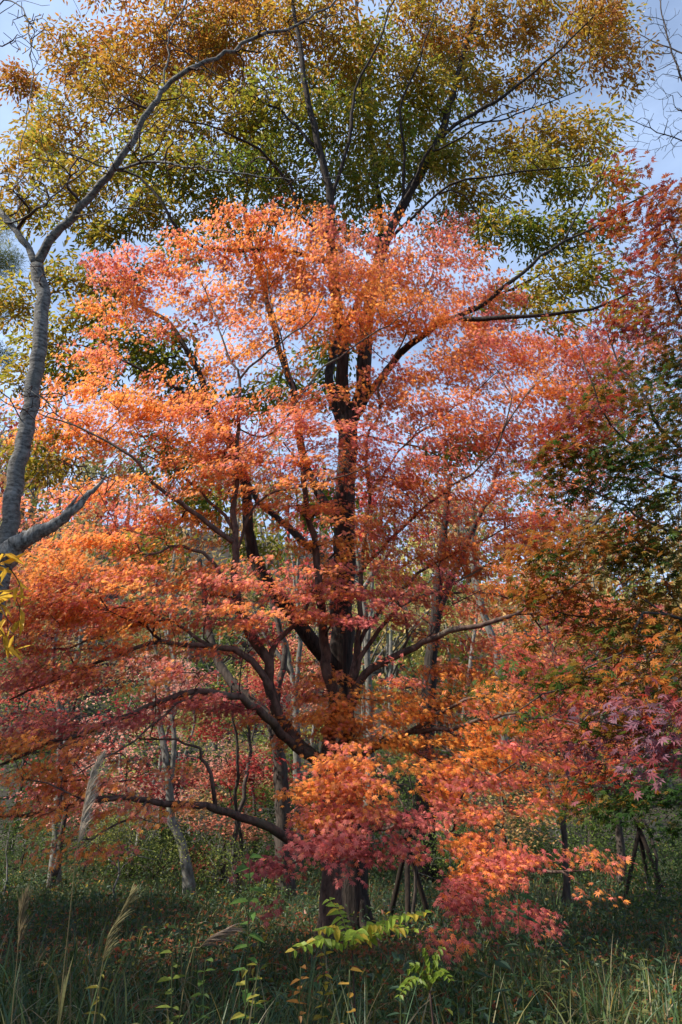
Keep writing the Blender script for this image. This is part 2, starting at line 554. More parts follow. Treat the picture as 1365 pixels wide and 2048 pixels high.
T.limb(PL((478, 1190, 9.2), (445, 1148, 9.0), (410, 1108, 8.9), (365, 1093, 8.8), (300, 1110, 8.6), (255, 1135, 8.5), (180, 1160, 8.4)), .045, .01)
T.limb(PL((537, 1323, 9.2), (555, 1283, 9.3), (600, 1238, 9.4), (625, 1190, 9.6), (660, 1120, 9.8), (700, 1070, 10)), .055, .012)
T.limb(PL((600, 1490, 9.6), (545, 1400, 9.2), (525, 1345, 9.0), (480, 1306, 8.9), (450, 1294, 8.8), (400, 1290, 8.6), (325, 1283, 8.5), (275, 1298, 8.4), (200, 1325, 8.2), (125, 1353, 8.1), (20, 1400, 8.0)), .075, .012)
T.limb(PL((410, 1290, 8.6), (360, 1250, 8.7), (335, 1243, 8.7), (225, 1263, 8.6), (140, 1295, 8.5), (60, 1310, 8.4)), .035, .01)
T.limb(PL((640, 1525, 9.75), (590, 1495, 9.4), (530, 1430, 8.8), (480, 1395, 8.4), (400, 1383, 8.1), (330, 1400, 7.9), (220, 1447, 7.7), (100, 1490, 7.5), (0, 1530, 7.4)), .09, .014)
T.limb(PL((400, 1383, 8.1), (330, 1425, 7.6), (240, 1500, 7.3), (160, 1545, 7.1)), .02, .008)
T.limb(PL((660, 1720, 9.8), (605, 1692, 9.5), (560, 1665, 9.2), (500, 1640, 8.8), (440, 1615, 8.4), (390, 1610, 8.1), (300, 1604, 7.8), (255, 1594, 7.6), (190, 1600, 7.4), (100, 1622, 7.2), (0, 1632, 7.1)), .095, .02)
T.limb(PL((430, 1613, 8.35), (425, 1550, 8.3), (405, 1515, 8.2), (388, 1492, 8.1), (350, 1482, 8.0), (280, 1478, 7.9)), .035, .012)
T.limb(PL((255, 1594, 7.6), (180, 1600, 7.2), (130, 1580, 7.0), (60, 1560, 6.9)), .02, .008)
T.limb(PL((300, 1604, 7.8), (260, 1640, 7.3), (180, 1672, 7.0), (120, 1690, 6.9)), .018, .007)
# right-hand side
T.limb(PL((654, 1540, 9.8), (690, 1480, 9.7), (702, 1420, 9.7), (728, 1348, 9.6), (783, 1318, 9.4), (848, 1283, 9.2), (898, 1263, 9.0), (983, 1243, 8.8), (1033, 1228, 8.7), (1093, 1198, 8.6), (1158, 1163, 8.5), (1230, 1120, 8.5)), .095, .012)
T.limb(PL((702, 1400, 9.7), (722, 1320, 9.7), (760, 1260, 9.8), (800, 1215, 9.9), (870, 1185, 10), (923, 1158, 10), (980, 1130, 10.1), (1050, 1090, 10.2)), .06, .012)
T.limb(PL((706, 1360, 9.7), (720, 1290, 9.9), (755, 1225, 10.1), (798, 1183, 10.2), (858, 1133, 10.3), (923, 1098, 10.4), (983, 1073, 10.5), (1053, 1033, 10.6)), .055, .012)
T.limb(PL((890, 1186, 10), (963, 1183, 9.6), (1013, 1193, 9.4), (1043, 1213, 9.2), (1100, 1240, 9.0)), .03, .008)
T.limb(PL((700, 1400, 9.7), (715, 1280, 9.9), (722, 1150, 10.2), (738, 1000, 10.4), (733, 883, 10.4), (758, 833, 10.4), (763, 758, 10.4), (800, 690, 10.4), (840, 610, 10.4), (870, 530, 10.4)), .06, .01)
T.limb(PL((738, 985, 10.4), (800, 905, 10.2), (860, 850, 10.1), (930, 800, 10), (1000, 740, 10)), .03, .008)
T.limb(PL((722, 1140, 10.2), (800, 1060, 10.0), (880, 990, 9.8), (950, 945, 9.6), (988, 908, 9.5), (1013, 848, 9.4), (1058, 783, 9.4), (1110, 740, 9.4)), .04, .008)
T.limb(PL((1008, 865, 9.4), (1023, 793, 9.4), (983, 728, 9.5), (960, 680, 9.6)), .016, .006)
T.limb(PL((600, 880, 9.8), (590, 813, 9.6), (635, 748, 9.6), (700, 700, 9.7), (780, 650, 9.8), (850, 600, 10)), .03, .008)
T.limb(PL((530, 873, 9.3), (560, 850, 9.3), (600, 800, 9.4), (640, 740, 9.5)), .016, .01)
T.limb(PL((592, 800, 9.8), (570, 700, 10), (545, 610, 10.1), (530, 530, 10.2)), .026, .008)
T.limb(PL((656, 1560, 9.8), (718, 1521, 9.6), (748, 1496, 9.5), (818, 1466, 9.3), (860, 1440, 9.2), (898, 1416, 9.1), (960, 1392, 8.9), (1020, 1380, 8.8)), .09, .014)
T.limb(PL((818, 1466, 9.3), (900, 1455, 9.0), (1008, 1430, 8.7), (1063, 1436, 8.5), (1143, 1446, 8.3), (1208, 1461, 8.1)), .04, .01)
T.limb(PL((840, 1462, 9.3), (900, 1500, 8.8), (960, 1540, 8.4), (1050, 1560, 8.1), (1130, 1560, 8.0)), .035, .01)
T.limb(PL((660, 1600, 9.8), (690, 1530, 8.9), (700, 1515, 8.4), (706, 1540, 7.9), (710, 1600, 7.6), (700, 1670, 7.4)), .05, .012)
T.limb(PL((700, 1512, 8.5), (760, 1540, 8.0), (800, 1600, 7.7), (830, 1650, 7.6)), .025, .008)
T.limb(PL((703, 1640, 7.5), (640, 1700, 7.5), (560, 1735, 7.6), (470, 1745, 7.8)), .02, .006)
T.limb(PL((664, 1690, 9.8), (740, 1660, 9.2), (850, 1655, 8.4), (940, 1680, 7.8), (1030, 1730, 7.4), (1125, 1745, 7.2), (1140, 1765, 7.2)), .05, .012)
T.limb(PL((1030, 1730, 7.4), (1100, 1740, 7.3), (1180, 1738, 7.2), (1240, 1735, 7.2)), .014, .006)
T.limb(PL((940, 1680, 7.8), (930, 1740, 7.5), (910, 1800, 7.3), (930, 1840, 7.2)), .022, .006)
T.limb(PL((1000, 1715, 7.6), (1020, 1780, 7.3), (1040, 1830, 7.1)), .018, .006)

# (u, v, ru, rv, depth, hue)
PADS = [
 (420,490,110,55,10,1.9),(330,560,100,50,10,1.7),(560,510,130,70,10.3,2.0),(690,560,120,80,10,1.6),(850,490,100,50,10.6,1.3),(930,550,90,60,10.4,1.4),
 (760,640,150,70,10,2.1),(600,640,120,60,9.8,2.1),(420,610,100,60,9.8,2.1),(260,620,70,45,10,1.9),(880,640,100,50,10,1.6),(470,700,80,45,9.6,2.2),(540,580,120,60,10.8,2.1),(800,560,120,60,10.8,1.9),
 (250,545,60,35,10,1.5),(1000,590,60,40,10.3,1.3),(640,490,80,45,10.6,1.5),
 (1000,710,130,55,9.8,1.6),(1120,700,110,55,9.8,1.2),(900,750,110,60,9.8,2.0),(1060,800,140,60,9.5,1.8),(1180,830,90,60,9.6,1.2),(840,820,100,60,9.8,1.5),
 (1190,900,80,50,9.6,1.1),(950,850,100,50,9.4,1.7),(1230,770,60,60,9.9,1.1),(930,690,90,40,10.2,1.6),(1060,870,90,40,9.8,1.5),(770,760,80,45,10.3,1.7),
 (560,860,130,55,9.0,1.5),(430,890,120,60,9.0,1.6),(300,830,150,55,9.0,2.0),(180,790,110,50,9.2,2.0),(640,800,70,40,9.4,1.8),(700,870,90,50,9.2,1.3),(620,950,120,45,9,1.7),
 (760,930,110,60,9.5,1.3),(860,930,100,60,9.4,1.2),(740,1010,110,45,9.3,1.8),(900,1000,90,50,9.4,1.5),(230,890,90,50,8.9,2.1),(480,960,100,45,8.8,2.0),(340,780,90,35,9.6,1.8),
 (90,850,70,35,9,2.0),(400,850,90,40,9.8,1.5),(160,700,60,30,9.6,1.6),(1000,930,70,35,9.9,1.4),
 (300,1020,150,42,8.6,1.5),(190,1075,140,42,8.4,2.1),(420,1050,80,35,9.2,2.1),(110,1140,150,45,8.2,2.1),(300,1120,120,35,8.5,2.1),(650,1090,80,35,9.6,2.2),(800,1080,120,45,9.6,1.4),
 (950,1090,110,38,9.6,1.7),(1050,1080,110,42,9.8,1.4),(100,1010,80,30,8.9,1.5),(560,1020,70,30,9,2.0),(380,960,90,30,9.2,2.0),
 (520,1165,150,42,8.6,1.2),(350,1180,150,45,8.4,1.3),(180,1200,150,45,8.2,1.8),(50,1230,100,55,8.0,1.6),(700,1180,60,50,8.9,1.3),(830,1215,100,50,9.1,1.0),(850,1130,80,35,9.8,1.8),
 (250,1255,150,32,8.4,1.8),(80,1310,130,45,8.0,1.1),(430,1245,100,30,8.6,1.2),(30,1380,60,30,8.0,1.2),(230,1330,90,25,8.2,1.5),(760,1160,60,35,9.0,1.3),(640,1240,50,25,9.0,1.5),
 (120,1450,130,28,7.7,1.1),(60,1500,120,50,7.3,1.8),(250,1450,110,20,7.9,0.9),(180,1550,150,26,7.3,1.6),(50,1590,90,25,7.1,1.8),(230,1645,90,25,7.2,1.9),(330,1395,80,18,8.1,1.0),
 (450,1400,70,28,8.5,0.6),(100,1680,80,16,6.9,1.8),(350,1590,50,12,7.9,1.9),
 (150,1345,120,25,8.0,1.5),(330,1290,120,22,8.5,1.5),(120,1200,120,30,8.1,1.5),(240,1215,110,25,8.4,1.3),(80,1120,90,35,8.3,1.8),(60,1460,80,25,7.4,1.0),
 (695,1600,85,40,7.6,1.6),(690,1545,70,28,7.7,1.9),(650,1670,60,24,7.4,1.0),(720,1670,70,26,7.5,.9),(1000,1700,80,24,7.6,1.4),(960,1660,60,16,7.8,1.8),(940,1800,40,24,7.3,.9),(800,1410,130,42,9.0,2.2),(930,1385,130,45,8.9,2.2),(1050,1440,120,45,8.6,2.0),(720,1390,60,25,9.4,2.1),(900,1490,150,45,8.7,2.2),(1010,1510,120,45,8.3,2.1),(980,1575,140,38,8.1,1.3),
 (1150,1490,90,50,8.1,1.1),(1100,1350,120,55,8.6,1.2),(1010,1300,120,40,8.9,1.5),(870,1550,60,30,8.2,2.0),(700,1445,60,30,9.3,2.1),(770,1470,80,30,9.2,2.2),(1200,1400,90,50,8.3,1.1),
 (890,1325,90,35,9.2,2.0),(1180,1230,110,50,8.7,1.5),(980,1190,90,30,9.3,1.8),(1080,1180,90,40,9.0,1.6),(560,1440,60,40,9.2,1.9),(600,1380,50,30,9.7,1.7),
 (690,1545,75,30,7.8,1.8),(695,1605,90,40,7.6,1.5),(815,1635,55,24,7.6,0.9),(645,1670,60,24,7.5,1.1),(680,1705,80,22,7.4,0.6),(520,1742,90,18,7.7,0.4),(790,1672,45,18,7.5,0.9),(640,1600,60,45,7.8,1.9),
 (970,1685,75,26,7.7,1.6),(1045,1725,70,22,7.4,0.9),(1180,1740,70,8,7.2,1.3),(935,1815,34,24,7.3,0.9),(1005,1775,50,18,7.3,1.2),(1065,1845,32,18,7.1,0.8),(890,1850,22,14,7.2,1.0),(945,1740,40,20,7.5,1.7),
]


def pads_to_clusters(pads, dens, cell, layer=0, dref=9.3, hn=.22, pw=1.1, back=0.0):
    pts, hs = [], []
    for (u, v, ru, rv, d, h) in pads:
        d = d + (back if d > 8.25 else -.5 * back)
        n = max(5, int(dens * ru * rv * (d / dref) ** pw / cell))
        q = pad_points(u, v, ru, rv, d, n, layer=layer)
        pts.append(q); hs.append(np.full(n, h) + rng.normal() * .1 + rng.normal(size=n) * hn)
    return np.concatenate(pts), np.concatenate(hs)


PADS += [(1130,770,90,50,9.7,1.4),(1210,720,70,45,9.8,1.1),(1110,860,90,40,9.5,1.5),(1150,950,80,40,9.3,1.3),(1260,690,50,35,9.9,1.0),(1020,1000,80,35,9.3,1.5),(1120,1010,80,35,9.2,1.4)]
extra = []
for (u, v, ru, rv, d, h) in PADS:
    # smaller loose sprays straying out of every bough
    if d < 7.95: continue
    for _ in range(2):
        a = rng.uniform(0, 6.28)
        extra.append((u + math.cos(a) * ru * 1.15, v + math.sin(a) * rv * 1.3, ru * rng.uniform(.3, .6), rv * rng.uniform(.15, .35), d + rng.normal() * .35, h + rng.normal() * .3))
cl, hs = pads_to_clusters(PADS, 8.0, 1300.0, .26, back=.3)
cl2, hs2 = pads_to_clusters(extra, 7.0, 1300.0, .2, back=.3)
cl = np.concatenate([cl, cl2]); hs = np.concatenate([hs, hs2])
# redder on the outer tops, more orange inside
T.grow(cl, tip=0.0026, w=0.30, sag=0.04, power=2.2)
T.build(maple, MB, M_MAPLEBARK, M_TWIG, flare=.14)
b = Buf()
spray(b, T_MAPLE7, cl, np.array([MB[0], MB[1], 0]), hs, PAL_MAPLE, 33, 0.195, 0.043, tilt=.5, jitter=.42, thick=.03, hang=1.0, vjit=.24, hjit=.42)
b.build('crown', M_LEAF, maple, MB)
print('maple clusters', len(cl), 'leaf verts', b.n)

# ---------------------------------------------------------------- the tall oak behind it
PAL_OAK = [(0.07, 0.125, 0.012), (0.17, 0.20, 0.015), (0.34, 0.25, 0.02), (0.42, 0.19, 0.02), (0.36, 0.11, 0.022)]
OB = np.array([P(704, 1835, 11.2)[0], 11.2, 0.0]); OB[2] = ground_h(OB[0], OB[1])
oak = empty('oak_tree', OB, 'tall dark-trunked oak with olive and golden leaves rising behind the orange maple', 'tree')
T = Tree(slim=.92)
T.limb(np.concatenate([[OB], PL((704, 1740, 11.2), (694, 1600, 11.2), (684, 1450, 11.2), (682, 1300, 11.2), (686, 1150, 11.2), (690, 1000, 11.3), (694, 900, 11.4), (700, 830, 11.5))]), .22, .155, .3)
T.limb(PL((700, 840, 11.5), (724, 790, 11.5), (728, 720, 11.5), (740, 610, 11.6), (765, 500, 11.7), (800, 420, 11.8), (850, 330, 12), (888, 250, 12.1), (915, 150, 12.2), (945, 40, 12.4), (960, -80, 12.6)), .15, .04, .3)
T.limb(PL((698, 850, 11.5), (684, 780, 11.4), (686, 700, 11.3), (672, 600, 11.2), (664, 500, 11.1), (660, 380, 11), (640, 300, 10.9), (615, 200, 10.8), (600, 90, 10.8), (580, -30, 10.8)), .13, .03, .3)
T.limb(PL((695, 900, 11.4), (660, 740, 12), (700, 640, 12.4), (755, 520, 12.8), (757, 390, 13), (740, 250, 13.2), (720, 100, 13.4), (710, -20, 13.5)), .09, .03, .3)
T.limb(PL((682, 1350, 11.2), (638, 1300, 11.0), (590, 1240, 10.8), (520, 1140, 10.6), (498, 1060, 10.6), (490, 960, 10.6), (455, 880, 10.7), (413, 815, 10.8), (405, 760, 10.9), (370, 695, 11), (335, 640, 11), (250, 600, 11.1)), .13, .03, .3)
T.limb(PL((684, 1150, 11.2), (610, 1085, 11.8), (560, 1040, 12.1), (515, 1000, 12.4), (480, 920, 12.8), (450, 840, 13)), .08, .03, .3)
T.limb(PL((686, 1060, 11.2), (625, 960, 11.6), (602, 890, 11.8), (590, 800, 12), (560, 700, 12.2), (540, 620, 12.3), (500, 480, 12.4), (490, 400, 12.5), (505, 350, 12.6), (480, 240, 12.7), (450, 120, 12.8), (430, 0, 12.9)), .08, .025, .3)
T.limb(PL((728, 800, 11.5), (800, 710, 11.0), (860, 660, 10.6), (890, 640, 10.5), (960, 637, 10.2), (1060, 632, 10), (1180, 620, 9.9), (1260, 585, 9.8)), .085, .015, .3)
T.limb(PL((870, 652, 10.6), (950, 615, 10.6), (1030, 560, 10.6), (1100, 500, 10.7), (1180, 460, 10.8), (1260, 405, 10.9), (1330, 370, 11)), .05, .012, .3)
T.limb(PL((940, 620, 10.6), (1010, 585, 10.9), (1090, 545, 11.2), (1150, 520, 11.4), (1220, 500, 11.6)), .035, .01, .3)
T.limb(PL((1130, 480, 10.7), (1170, 400, 10.9), (1205, 350, 11), (1215, 300, 11.1)), .022, .008, .3)
T.limb(PL((835, 350, 12), (890, 270, 11.9), (950, 225, 11.8), (1010, 190, 11.7), (1070, 140, 11.6), (1120, 100, 11.5), (1190, 30, 11.4)), .06, .014, .3)
T.limb(PL((862, 300, 12), (930, 250, 12.2), (1000, 240, 12.5), (1080, 210, 12.8), (1160, 180, 13)), .03, .01, .3)
T.limb(PL((790, 440, 11.8), (860, 300, 11.2), (870, 300, 11.2), (900, 290, 11.1), (980, 240, 11), (1050, 215, 11)), .04, .01, .3)
T.limb(PL((770, 490, 11.7), (830, 430, 11.4), (900, 370, 11.2), (1000, 350, 11), (1100, 340, 11), (1180, 330, 11)), .04, .01, .3)
T.limb(PL((805, 410, 11.8), (810, 300, 11.4), (800, 220, 11.2), (840, 120, 11), (870, 20, 11)), .04, .012, .3)
T.limb(PL((664, 480, 11.1), (600, 430, 10.7), (580, 370, 10.5), (520, 300, 10.2), (440, 260, 10), (350, 240, 9.9)), .05, .012, .3)
T.limb(PL((668, 530, 11.1), (560, 500, 10.8), (440, 500, 10.5), (360, 460, 10.3), (320, 400, 10.2), (280, 355, 10.2), (200, 330, 10.2), (120, 300, 10.2)), .05, .012, .3)
T.limb(PL((415, 820, 10.8), (330, 760, 10.6), (240, 720, 10.5), (160, 690, 10.4), (90, 690, 10.4)), .04, .01, .3)
T.limb(PL((662, 400, 11), (700, 280, 10.8), (710, 180, 10.7), (760, 80, 10.6), (800, -40, 10.6)), .05, .012, .3)
T.limb(PL((640, 300, 10.9), (560, 220, 11), (480, 180, 11.2), (380, 110, 11.4), (300, 60, 11.6)), .035, .01, .3)
T.limb(PL((505, 350, 12.6), (400, 260, 13), (300, 200, 13.4), (200, 160, 13.8), (120, 140, 14)), .04, .012, .3)
OPADS = []
# (u, v, ru, rv, depth, hue 0 green .. 4 rust)
OREG = [
 (330,60,170,90,11.5,3.2),(160,110,100,80,13,3.2),(480,100,120,90,11.5,2.8),(620,60,110,80,11,2.6),(250,200,140,80,12,2.4),(120,260,90,80,12.5,2.6),(400,230,130,80,11,1.9),(560,220,120,80,11,1.7),
 (700,120,110,90,11.5,2.0),(820,60,120,80,11.5,2.8),(940,60,110,80,12,2.6),(1060,40,110,60,12,2.9),(1180,60,90,70,11.5,3.0),(1240,120,60,55,11.5,2.9),(1100,150,110,40,12,2.4),(1200,20,60,50,12,2.8),
 (700,260,120,80,11.5,1.3),(820,230,110,80,12,1.5),(830,150,80,50,11,1.8),(940,170,80,60,12,2.2),(560,330,110,60,11,1.0),(420,350,120,60,10.6,1.2),(280,320,120,60,10.6,1.8),(150,370,100,60,10.6,2.0),(60,330,50,60,11,2.4),
 (730,380,110,60,12,1.3),(860,330,80,60,11.6,1.8),(950,300,90,50,11.6,2.0),(1080,280,100,50,11.6,2.2),(1180,280,80,60,11.2,1.9),(1050,360,110,50,11.2,1.7),(1180,370,80,45,11,1.4),(930,400,80,40,11.5,1.9),
 (1050,460,110,45,10.9,1.1),(1160,460,80,50,10.9,1.3),(950,450,70,35,11.3,1.6),(1200,540,60,45,10.7,1.7),(1120,560,80,40,10.8,1.6),(1060,600,60,25,10.5,1.9),(1230,620,50,35,10.2,1.6),(1130,640,50,20,10.2,1.7),
 (600,400,80,40,11.5,1.4),(300,430,100,45,10.5,1.4),(180,460,80,40,10.6,1.8),(420,430,80,35,11,1.0),(120,540,50,40,11,1.2),(220,560,90,45,11,1.6),(180,640,80,40,11,1.8),(280,690,110,50,11,.9),(180,740,90,40,11,1.2),
 (340,740,80,40,11,.7),(90,690,60,45,11,1.9),(480,800,80,30,11.2,.9),(40,600,50,60,11.5,2.0),(60,750,70,40,11,1.7),(350,800,70,30,11.3,1.0),(640,700,60,40,12.3,1.0),(560,780,60,40,12.3,.9),(680,780,50,40,12.2,.8),
 (320,-60,220,60,12,3.2),(620,-60,200,60,12,3.0),(900,-60,200,60,12,3.0),(500,20,120,50,13,3.0),(400,150,120,60,13.5,2.6),(640,170,90,60,13,1.6),(760,320,90,50,13,1.2),(30,180,50,60,13,3.0),(70,430,60,35,11.5,1.8),
 (500,470,80,30,12,1.0),(350,500,70,30,11.5,1.3),(860,440,50,25,12,1.6),(700,450,60,30,12,1.4),(100,880,80,45,11.5,2.2),(340,900,60,50,12,1.2),(70,930,60,40,11.5,2.2),(420,1000,60,40,12.5,.9),
 (640,1000,60,40,12.5,.8),(900,900,90,40,12.5,1.2),(520,1080,60,35,12.8,.9),(1000,600,50,25,11,1.8),(300,1080,60,50,12.8,1.2),
]
cl, hs = pads_to_clusters(OREG, 5.8, 1500.0, dref=11.5, hn=.5, back=.5)
keep = rng.uniform(size=len(cl)) < 0.97
cl, hs = cl[keep], hs[keep]
T.grow(cl, tip=0.0045, w=0.32, sag=-.02, step=.35, power=2.2)
T.build(oak, OB, M_OAKBARK, M_DARKBARK, limb_sides=16, wob=.05, flare=.24)
b = Buf()
spray(b, T_OAK, cl, np.array([OB[0], OB[1], 0]), hs, PAL_OAK, 64, 0.31, 0.115, tilt=.4, thick=.13, droop=.9, jitter=.75, vjit=.2)
b.build('crown', M_OAKLEAF, oak, OB)
print('oak clusters', len(cl), 'verts', b.n)

# ---------------------------------------------------------------- the pale-barked cherry on the left, almost leafless
CB = np.array([P(-50, 1500, 7)[0], 7.0, 0.0]); CB[2] = ground_h(CB[0], CB[1])
cherry = empty('cherry_tree', CB, 'bare pale grey cherry tree with a dead snag leaning at the left edge', 'tree')
T = Tree(slim=.58)
T.limb(np.concatenate([[CB], PL((-45, 1400, 7), (-20, 1250, 7), (8, 1130, 7), (22, 1040, 7), (34, 950, 7), (52, 860, 7), (68, 760, 7), (80, 680, 7), (84, 600, 7), (74, 530, 7))]), .175, .118, .15)
T.limb(PL((74, 530, 7), (45, 480, 7), (12, 440, 7), (-20, 390, 7.1), (-60, 300, 7.2)), .075, .03, .12)
T.limb(PL((74, 530, 7), (110, 470, 6.9), (160, 420, 6.8), (200, 368, 6.7), (238, 322, 6.6), (285, 240, 6.5), (330, 175, 6.5), (380, 140, 6.4), (450, 108, 6.4), (520, 72, 6.4), (590, 52, 6.4), (660, 10, 6.4), (720, -40, 6.4)), .09, .012, .12)
T.limb(PL((330, 175, 6.5), (336, 110, 6.5), (345, 50, 6.5), (375, -5, 6.5), (390, -60, 6.5)), .022, .01, .12)
T.limb(PL((345, 50, 6.5), (333, 15, 6.5), (330, -50, 6.5)), .012, .006, .12)
T.limb(PL((225, 345, 6.65), (300, 325, 6.5), (350, 328, 6.3), (450, 343, 6.1), (560, 357, 6.0), (640, 357, 5.9), (700, 352, 5.9)), .032, .006, .12)
T.limb(PL((150, 430, 6.8), (200, 425, 6.5), (260, 415, 6.3), (320, 430, 6.1)), .016, .005, .12)
T.limb(PL((15, 445, 7), (60, 425, 6.8), (120, 380, 6.6), (220, 302, 6.4), (270, 262, 6.2), (340, 215, 6.1)), .022, .006, .12)
T.limb(PL((-30, 370, 7.1), (0, 345, 7.0), (50, 360, 6.9), (100, 400, 6.8), (125, 430, 6.8)), .014, .008, .12)
T.limb(PL((-60, 300, 7.2), (-40, 100, 7), (0, 10, 6.9), (45, 15, 6.8), (60, 80, 6.7), (66, 150, 6.6), (50, 260, 6.6), (36, 340, 6.6), (35, 430, 6.6)), .022, .006, .12)
T.limb(PL((-40, 100, 7), (20, 10, 6.9), (100, 10, 6.8)), .012, .004, .12)
T.limb(PL((52, 850, 7), (20, 800, 6.7), (-20, 760, 6.5), (60, 780, 6.2), (120, 830, 6.0), (170, 880, 5.9)), .012, .004, .12)
T.limb(PL((22, 1000, 7), (70, 960, 6.8), (100, 900, 6.6), (125, 840, 6.5)), .01, .004, .12)
nl = len(T.limbs)
reg = [(40,380,60,60,6.8),(150,330,110,60,6.5),(300,280,120,80,6.3),(420,330,120,60,6.1),(440,200,110,90,6.4),(560,120,100,80,6.4),(640,60,80,60,6.4),(360,60,60,70,6.5),(60,80,70,70,6.8),(250,410,120,60,6.3),(540,360,110,40,6.0),(80,800,90,40,6.2),(150,960,80,50,6.5),(90,560,60,40,7),(200,170,100,90,6.6)]
cc = np.concatenate([pad_points(*r, n=46) for r in reg])
T.grow(cc, tip=0.0042, w=.22, sag=0, step=.12, bend=.3, jit=.12)
T.build(cherry, CB, M_CHERRY, M_TWIG, limb_sides=12, wob=.03)
# dead snag: splintered broken branch
q = spline(PL((5, 1120, 7.0), (45, 1082, 6.9), (105, 1052, 6.85), (150, 1018, 6.8), (180, 985, 6.8), (214, 948, 6.8)), .05, .006)
r = np.interp(np.linspace(0, 1, len(q)), [0, .25, .5, .7, 1], [.115, .072, .05, .035, .008])
b = Buf(); tube(b, q, r, 12, wobble=.09)
q2 = spline(PL((128, 1034, 6.82), (150, 1000, 6.76), (158, 990, 6.75)), .04); tube(b, q2, np.linspace(.03, .006, len(q2)), 6, wobble=.1)
b.build('snag', M_DEAD, cherry, CB, True)['label'] = 'dead splintered grey snag branch'

# ---------------------------------------------------------------- near maple whose boughs hang in from the right
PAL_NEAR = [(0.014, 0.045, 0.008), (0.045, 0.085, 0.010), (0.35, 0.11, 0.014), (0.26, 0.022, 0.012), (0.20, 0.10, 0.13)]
NB = np.array([3.55, 5.3, 0.0]); NB[2] = ground_h(NB[0], NB[1])
near = empty('maple_tree', NB, 'near maple with shaded green and red leaves overhanging from the right edge', 'tree')
T = Tree(slim=.5)
T.limb(np.array([NB, [3.5, 5.3, 1.0], [3.4, 5.3, 2.2], [3.3, 5.2, 3.4], [3.3, 5.1, 4.8], [3.1, 5.0, 6.0]]), .14, .04, .2)
T.limb(np.concatenate([[[3.3, 5.2, 3.4]], PL((1365, 900, 4.9), (1290, 800, 4.8), (1240, 730, 4.8), (1210, 650, 4.8))]), .05, .008)
T.limb(np.concatenate([[[3.3, 5.2, 3.3]], PL((1330, 950, 4.6), (1280, 900, 4.5), (1230, 850, 4.4), (1180, 780, 4.3), (1160, 700, 4.3))]), .04, .006)
T.limb(np.concatenate([[[3.3, 5.15, 3.0]], PL((1330, 1060, 4.6), (1250, 1010, 4.4), (1150, 970, 4.3), (1060, 940, 4.3))]), .04, .006)
T.limb(np.concatenate([[[3.4, 5.3, 2.4]], PL((1340, 1260, 4.6), (1240, 1240, 4.4), (1140, 1230, 4.3), (1060, 1210, 4.3))]), .04, .006)
T.limb(np.concatenate([[[3.4, 5.3, 2.2]], PL((1340, 1230, 4.3), (1240, 1300, 4.0), (1130, 1370, 3.9), (1040, 1420, 3.9))]), .035, .006)
T.limb(np.concatenate([[[3.45, 5.3, 2.0]], PL((1350, 1450, 4.0), (1280, 1460, 3.8), (1190, 1440, 3.7))]), .03, .006)
T.limb(np.concatenate([[[3.5, 5.3, 1.3]], PL((1340, 1600, 5.2), (1250, 1580, 5.4), (1150, 1560, 5.6))]), .04, .008)
T.limb(np.concatenate([[[3.3, 5.1, 4.8]], PL((1365, 620, 4.9), (1350, 500, 4.8), (1320, 430, 4.8), (1290, 370, 4.8))]), .03, .006)
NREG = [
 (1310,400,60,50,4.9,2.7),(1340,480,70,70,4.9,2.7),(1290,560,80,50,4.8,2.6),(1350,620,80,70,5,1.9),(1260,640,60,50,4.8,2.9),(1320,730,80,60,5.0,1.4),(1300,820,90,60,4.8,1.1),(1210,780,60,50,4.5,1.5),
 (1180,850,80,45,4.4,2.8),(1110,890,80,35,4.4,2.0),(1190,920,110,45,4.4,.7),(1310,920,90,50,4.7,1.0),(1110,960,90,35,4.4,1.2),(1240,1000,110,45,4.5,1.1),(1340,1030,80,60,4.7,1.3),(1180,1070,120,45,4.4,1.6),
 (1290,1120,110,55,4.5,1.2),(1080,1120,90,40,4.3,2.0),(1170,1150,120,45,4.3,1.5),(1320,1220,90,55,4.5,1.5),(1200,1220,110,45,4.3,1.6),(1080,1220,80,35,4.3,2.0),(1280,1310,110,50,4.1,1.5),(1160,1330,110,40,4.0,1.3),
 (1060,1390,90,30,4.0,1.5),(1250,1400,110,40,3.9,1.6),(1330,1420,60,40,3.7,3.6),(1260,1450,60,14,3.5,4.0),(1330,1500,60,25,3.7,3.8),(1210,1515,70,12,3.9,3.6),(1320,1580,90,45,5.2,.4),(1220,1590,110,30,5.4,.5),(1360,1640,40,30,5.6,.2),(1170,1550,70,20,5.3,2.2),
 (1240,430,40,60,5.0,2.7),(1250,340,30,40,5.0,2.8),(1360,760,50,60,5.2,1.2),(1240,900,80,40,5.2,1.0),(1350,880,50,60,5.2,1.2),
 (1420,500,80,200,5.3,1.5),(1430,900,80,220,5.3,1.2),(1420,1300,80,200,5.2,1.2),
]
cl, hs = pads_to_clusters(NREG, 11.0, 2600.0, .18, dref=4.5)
T.grow(cl, tip=0.0014, w=.3, sag=.03, step=.15)
T.build(near, NB, M_DARKBARK, M_DARKBARK)
b = Buf()
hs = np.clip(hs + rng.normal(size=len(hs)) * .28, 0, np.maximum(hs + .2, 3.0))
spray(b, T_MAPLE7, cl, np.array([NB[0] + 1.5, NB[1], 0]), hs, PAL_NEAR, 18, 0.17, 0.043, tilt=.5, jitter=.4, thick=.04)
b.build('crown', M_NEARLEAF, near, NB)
print('near clusters', len(cl), b.n)


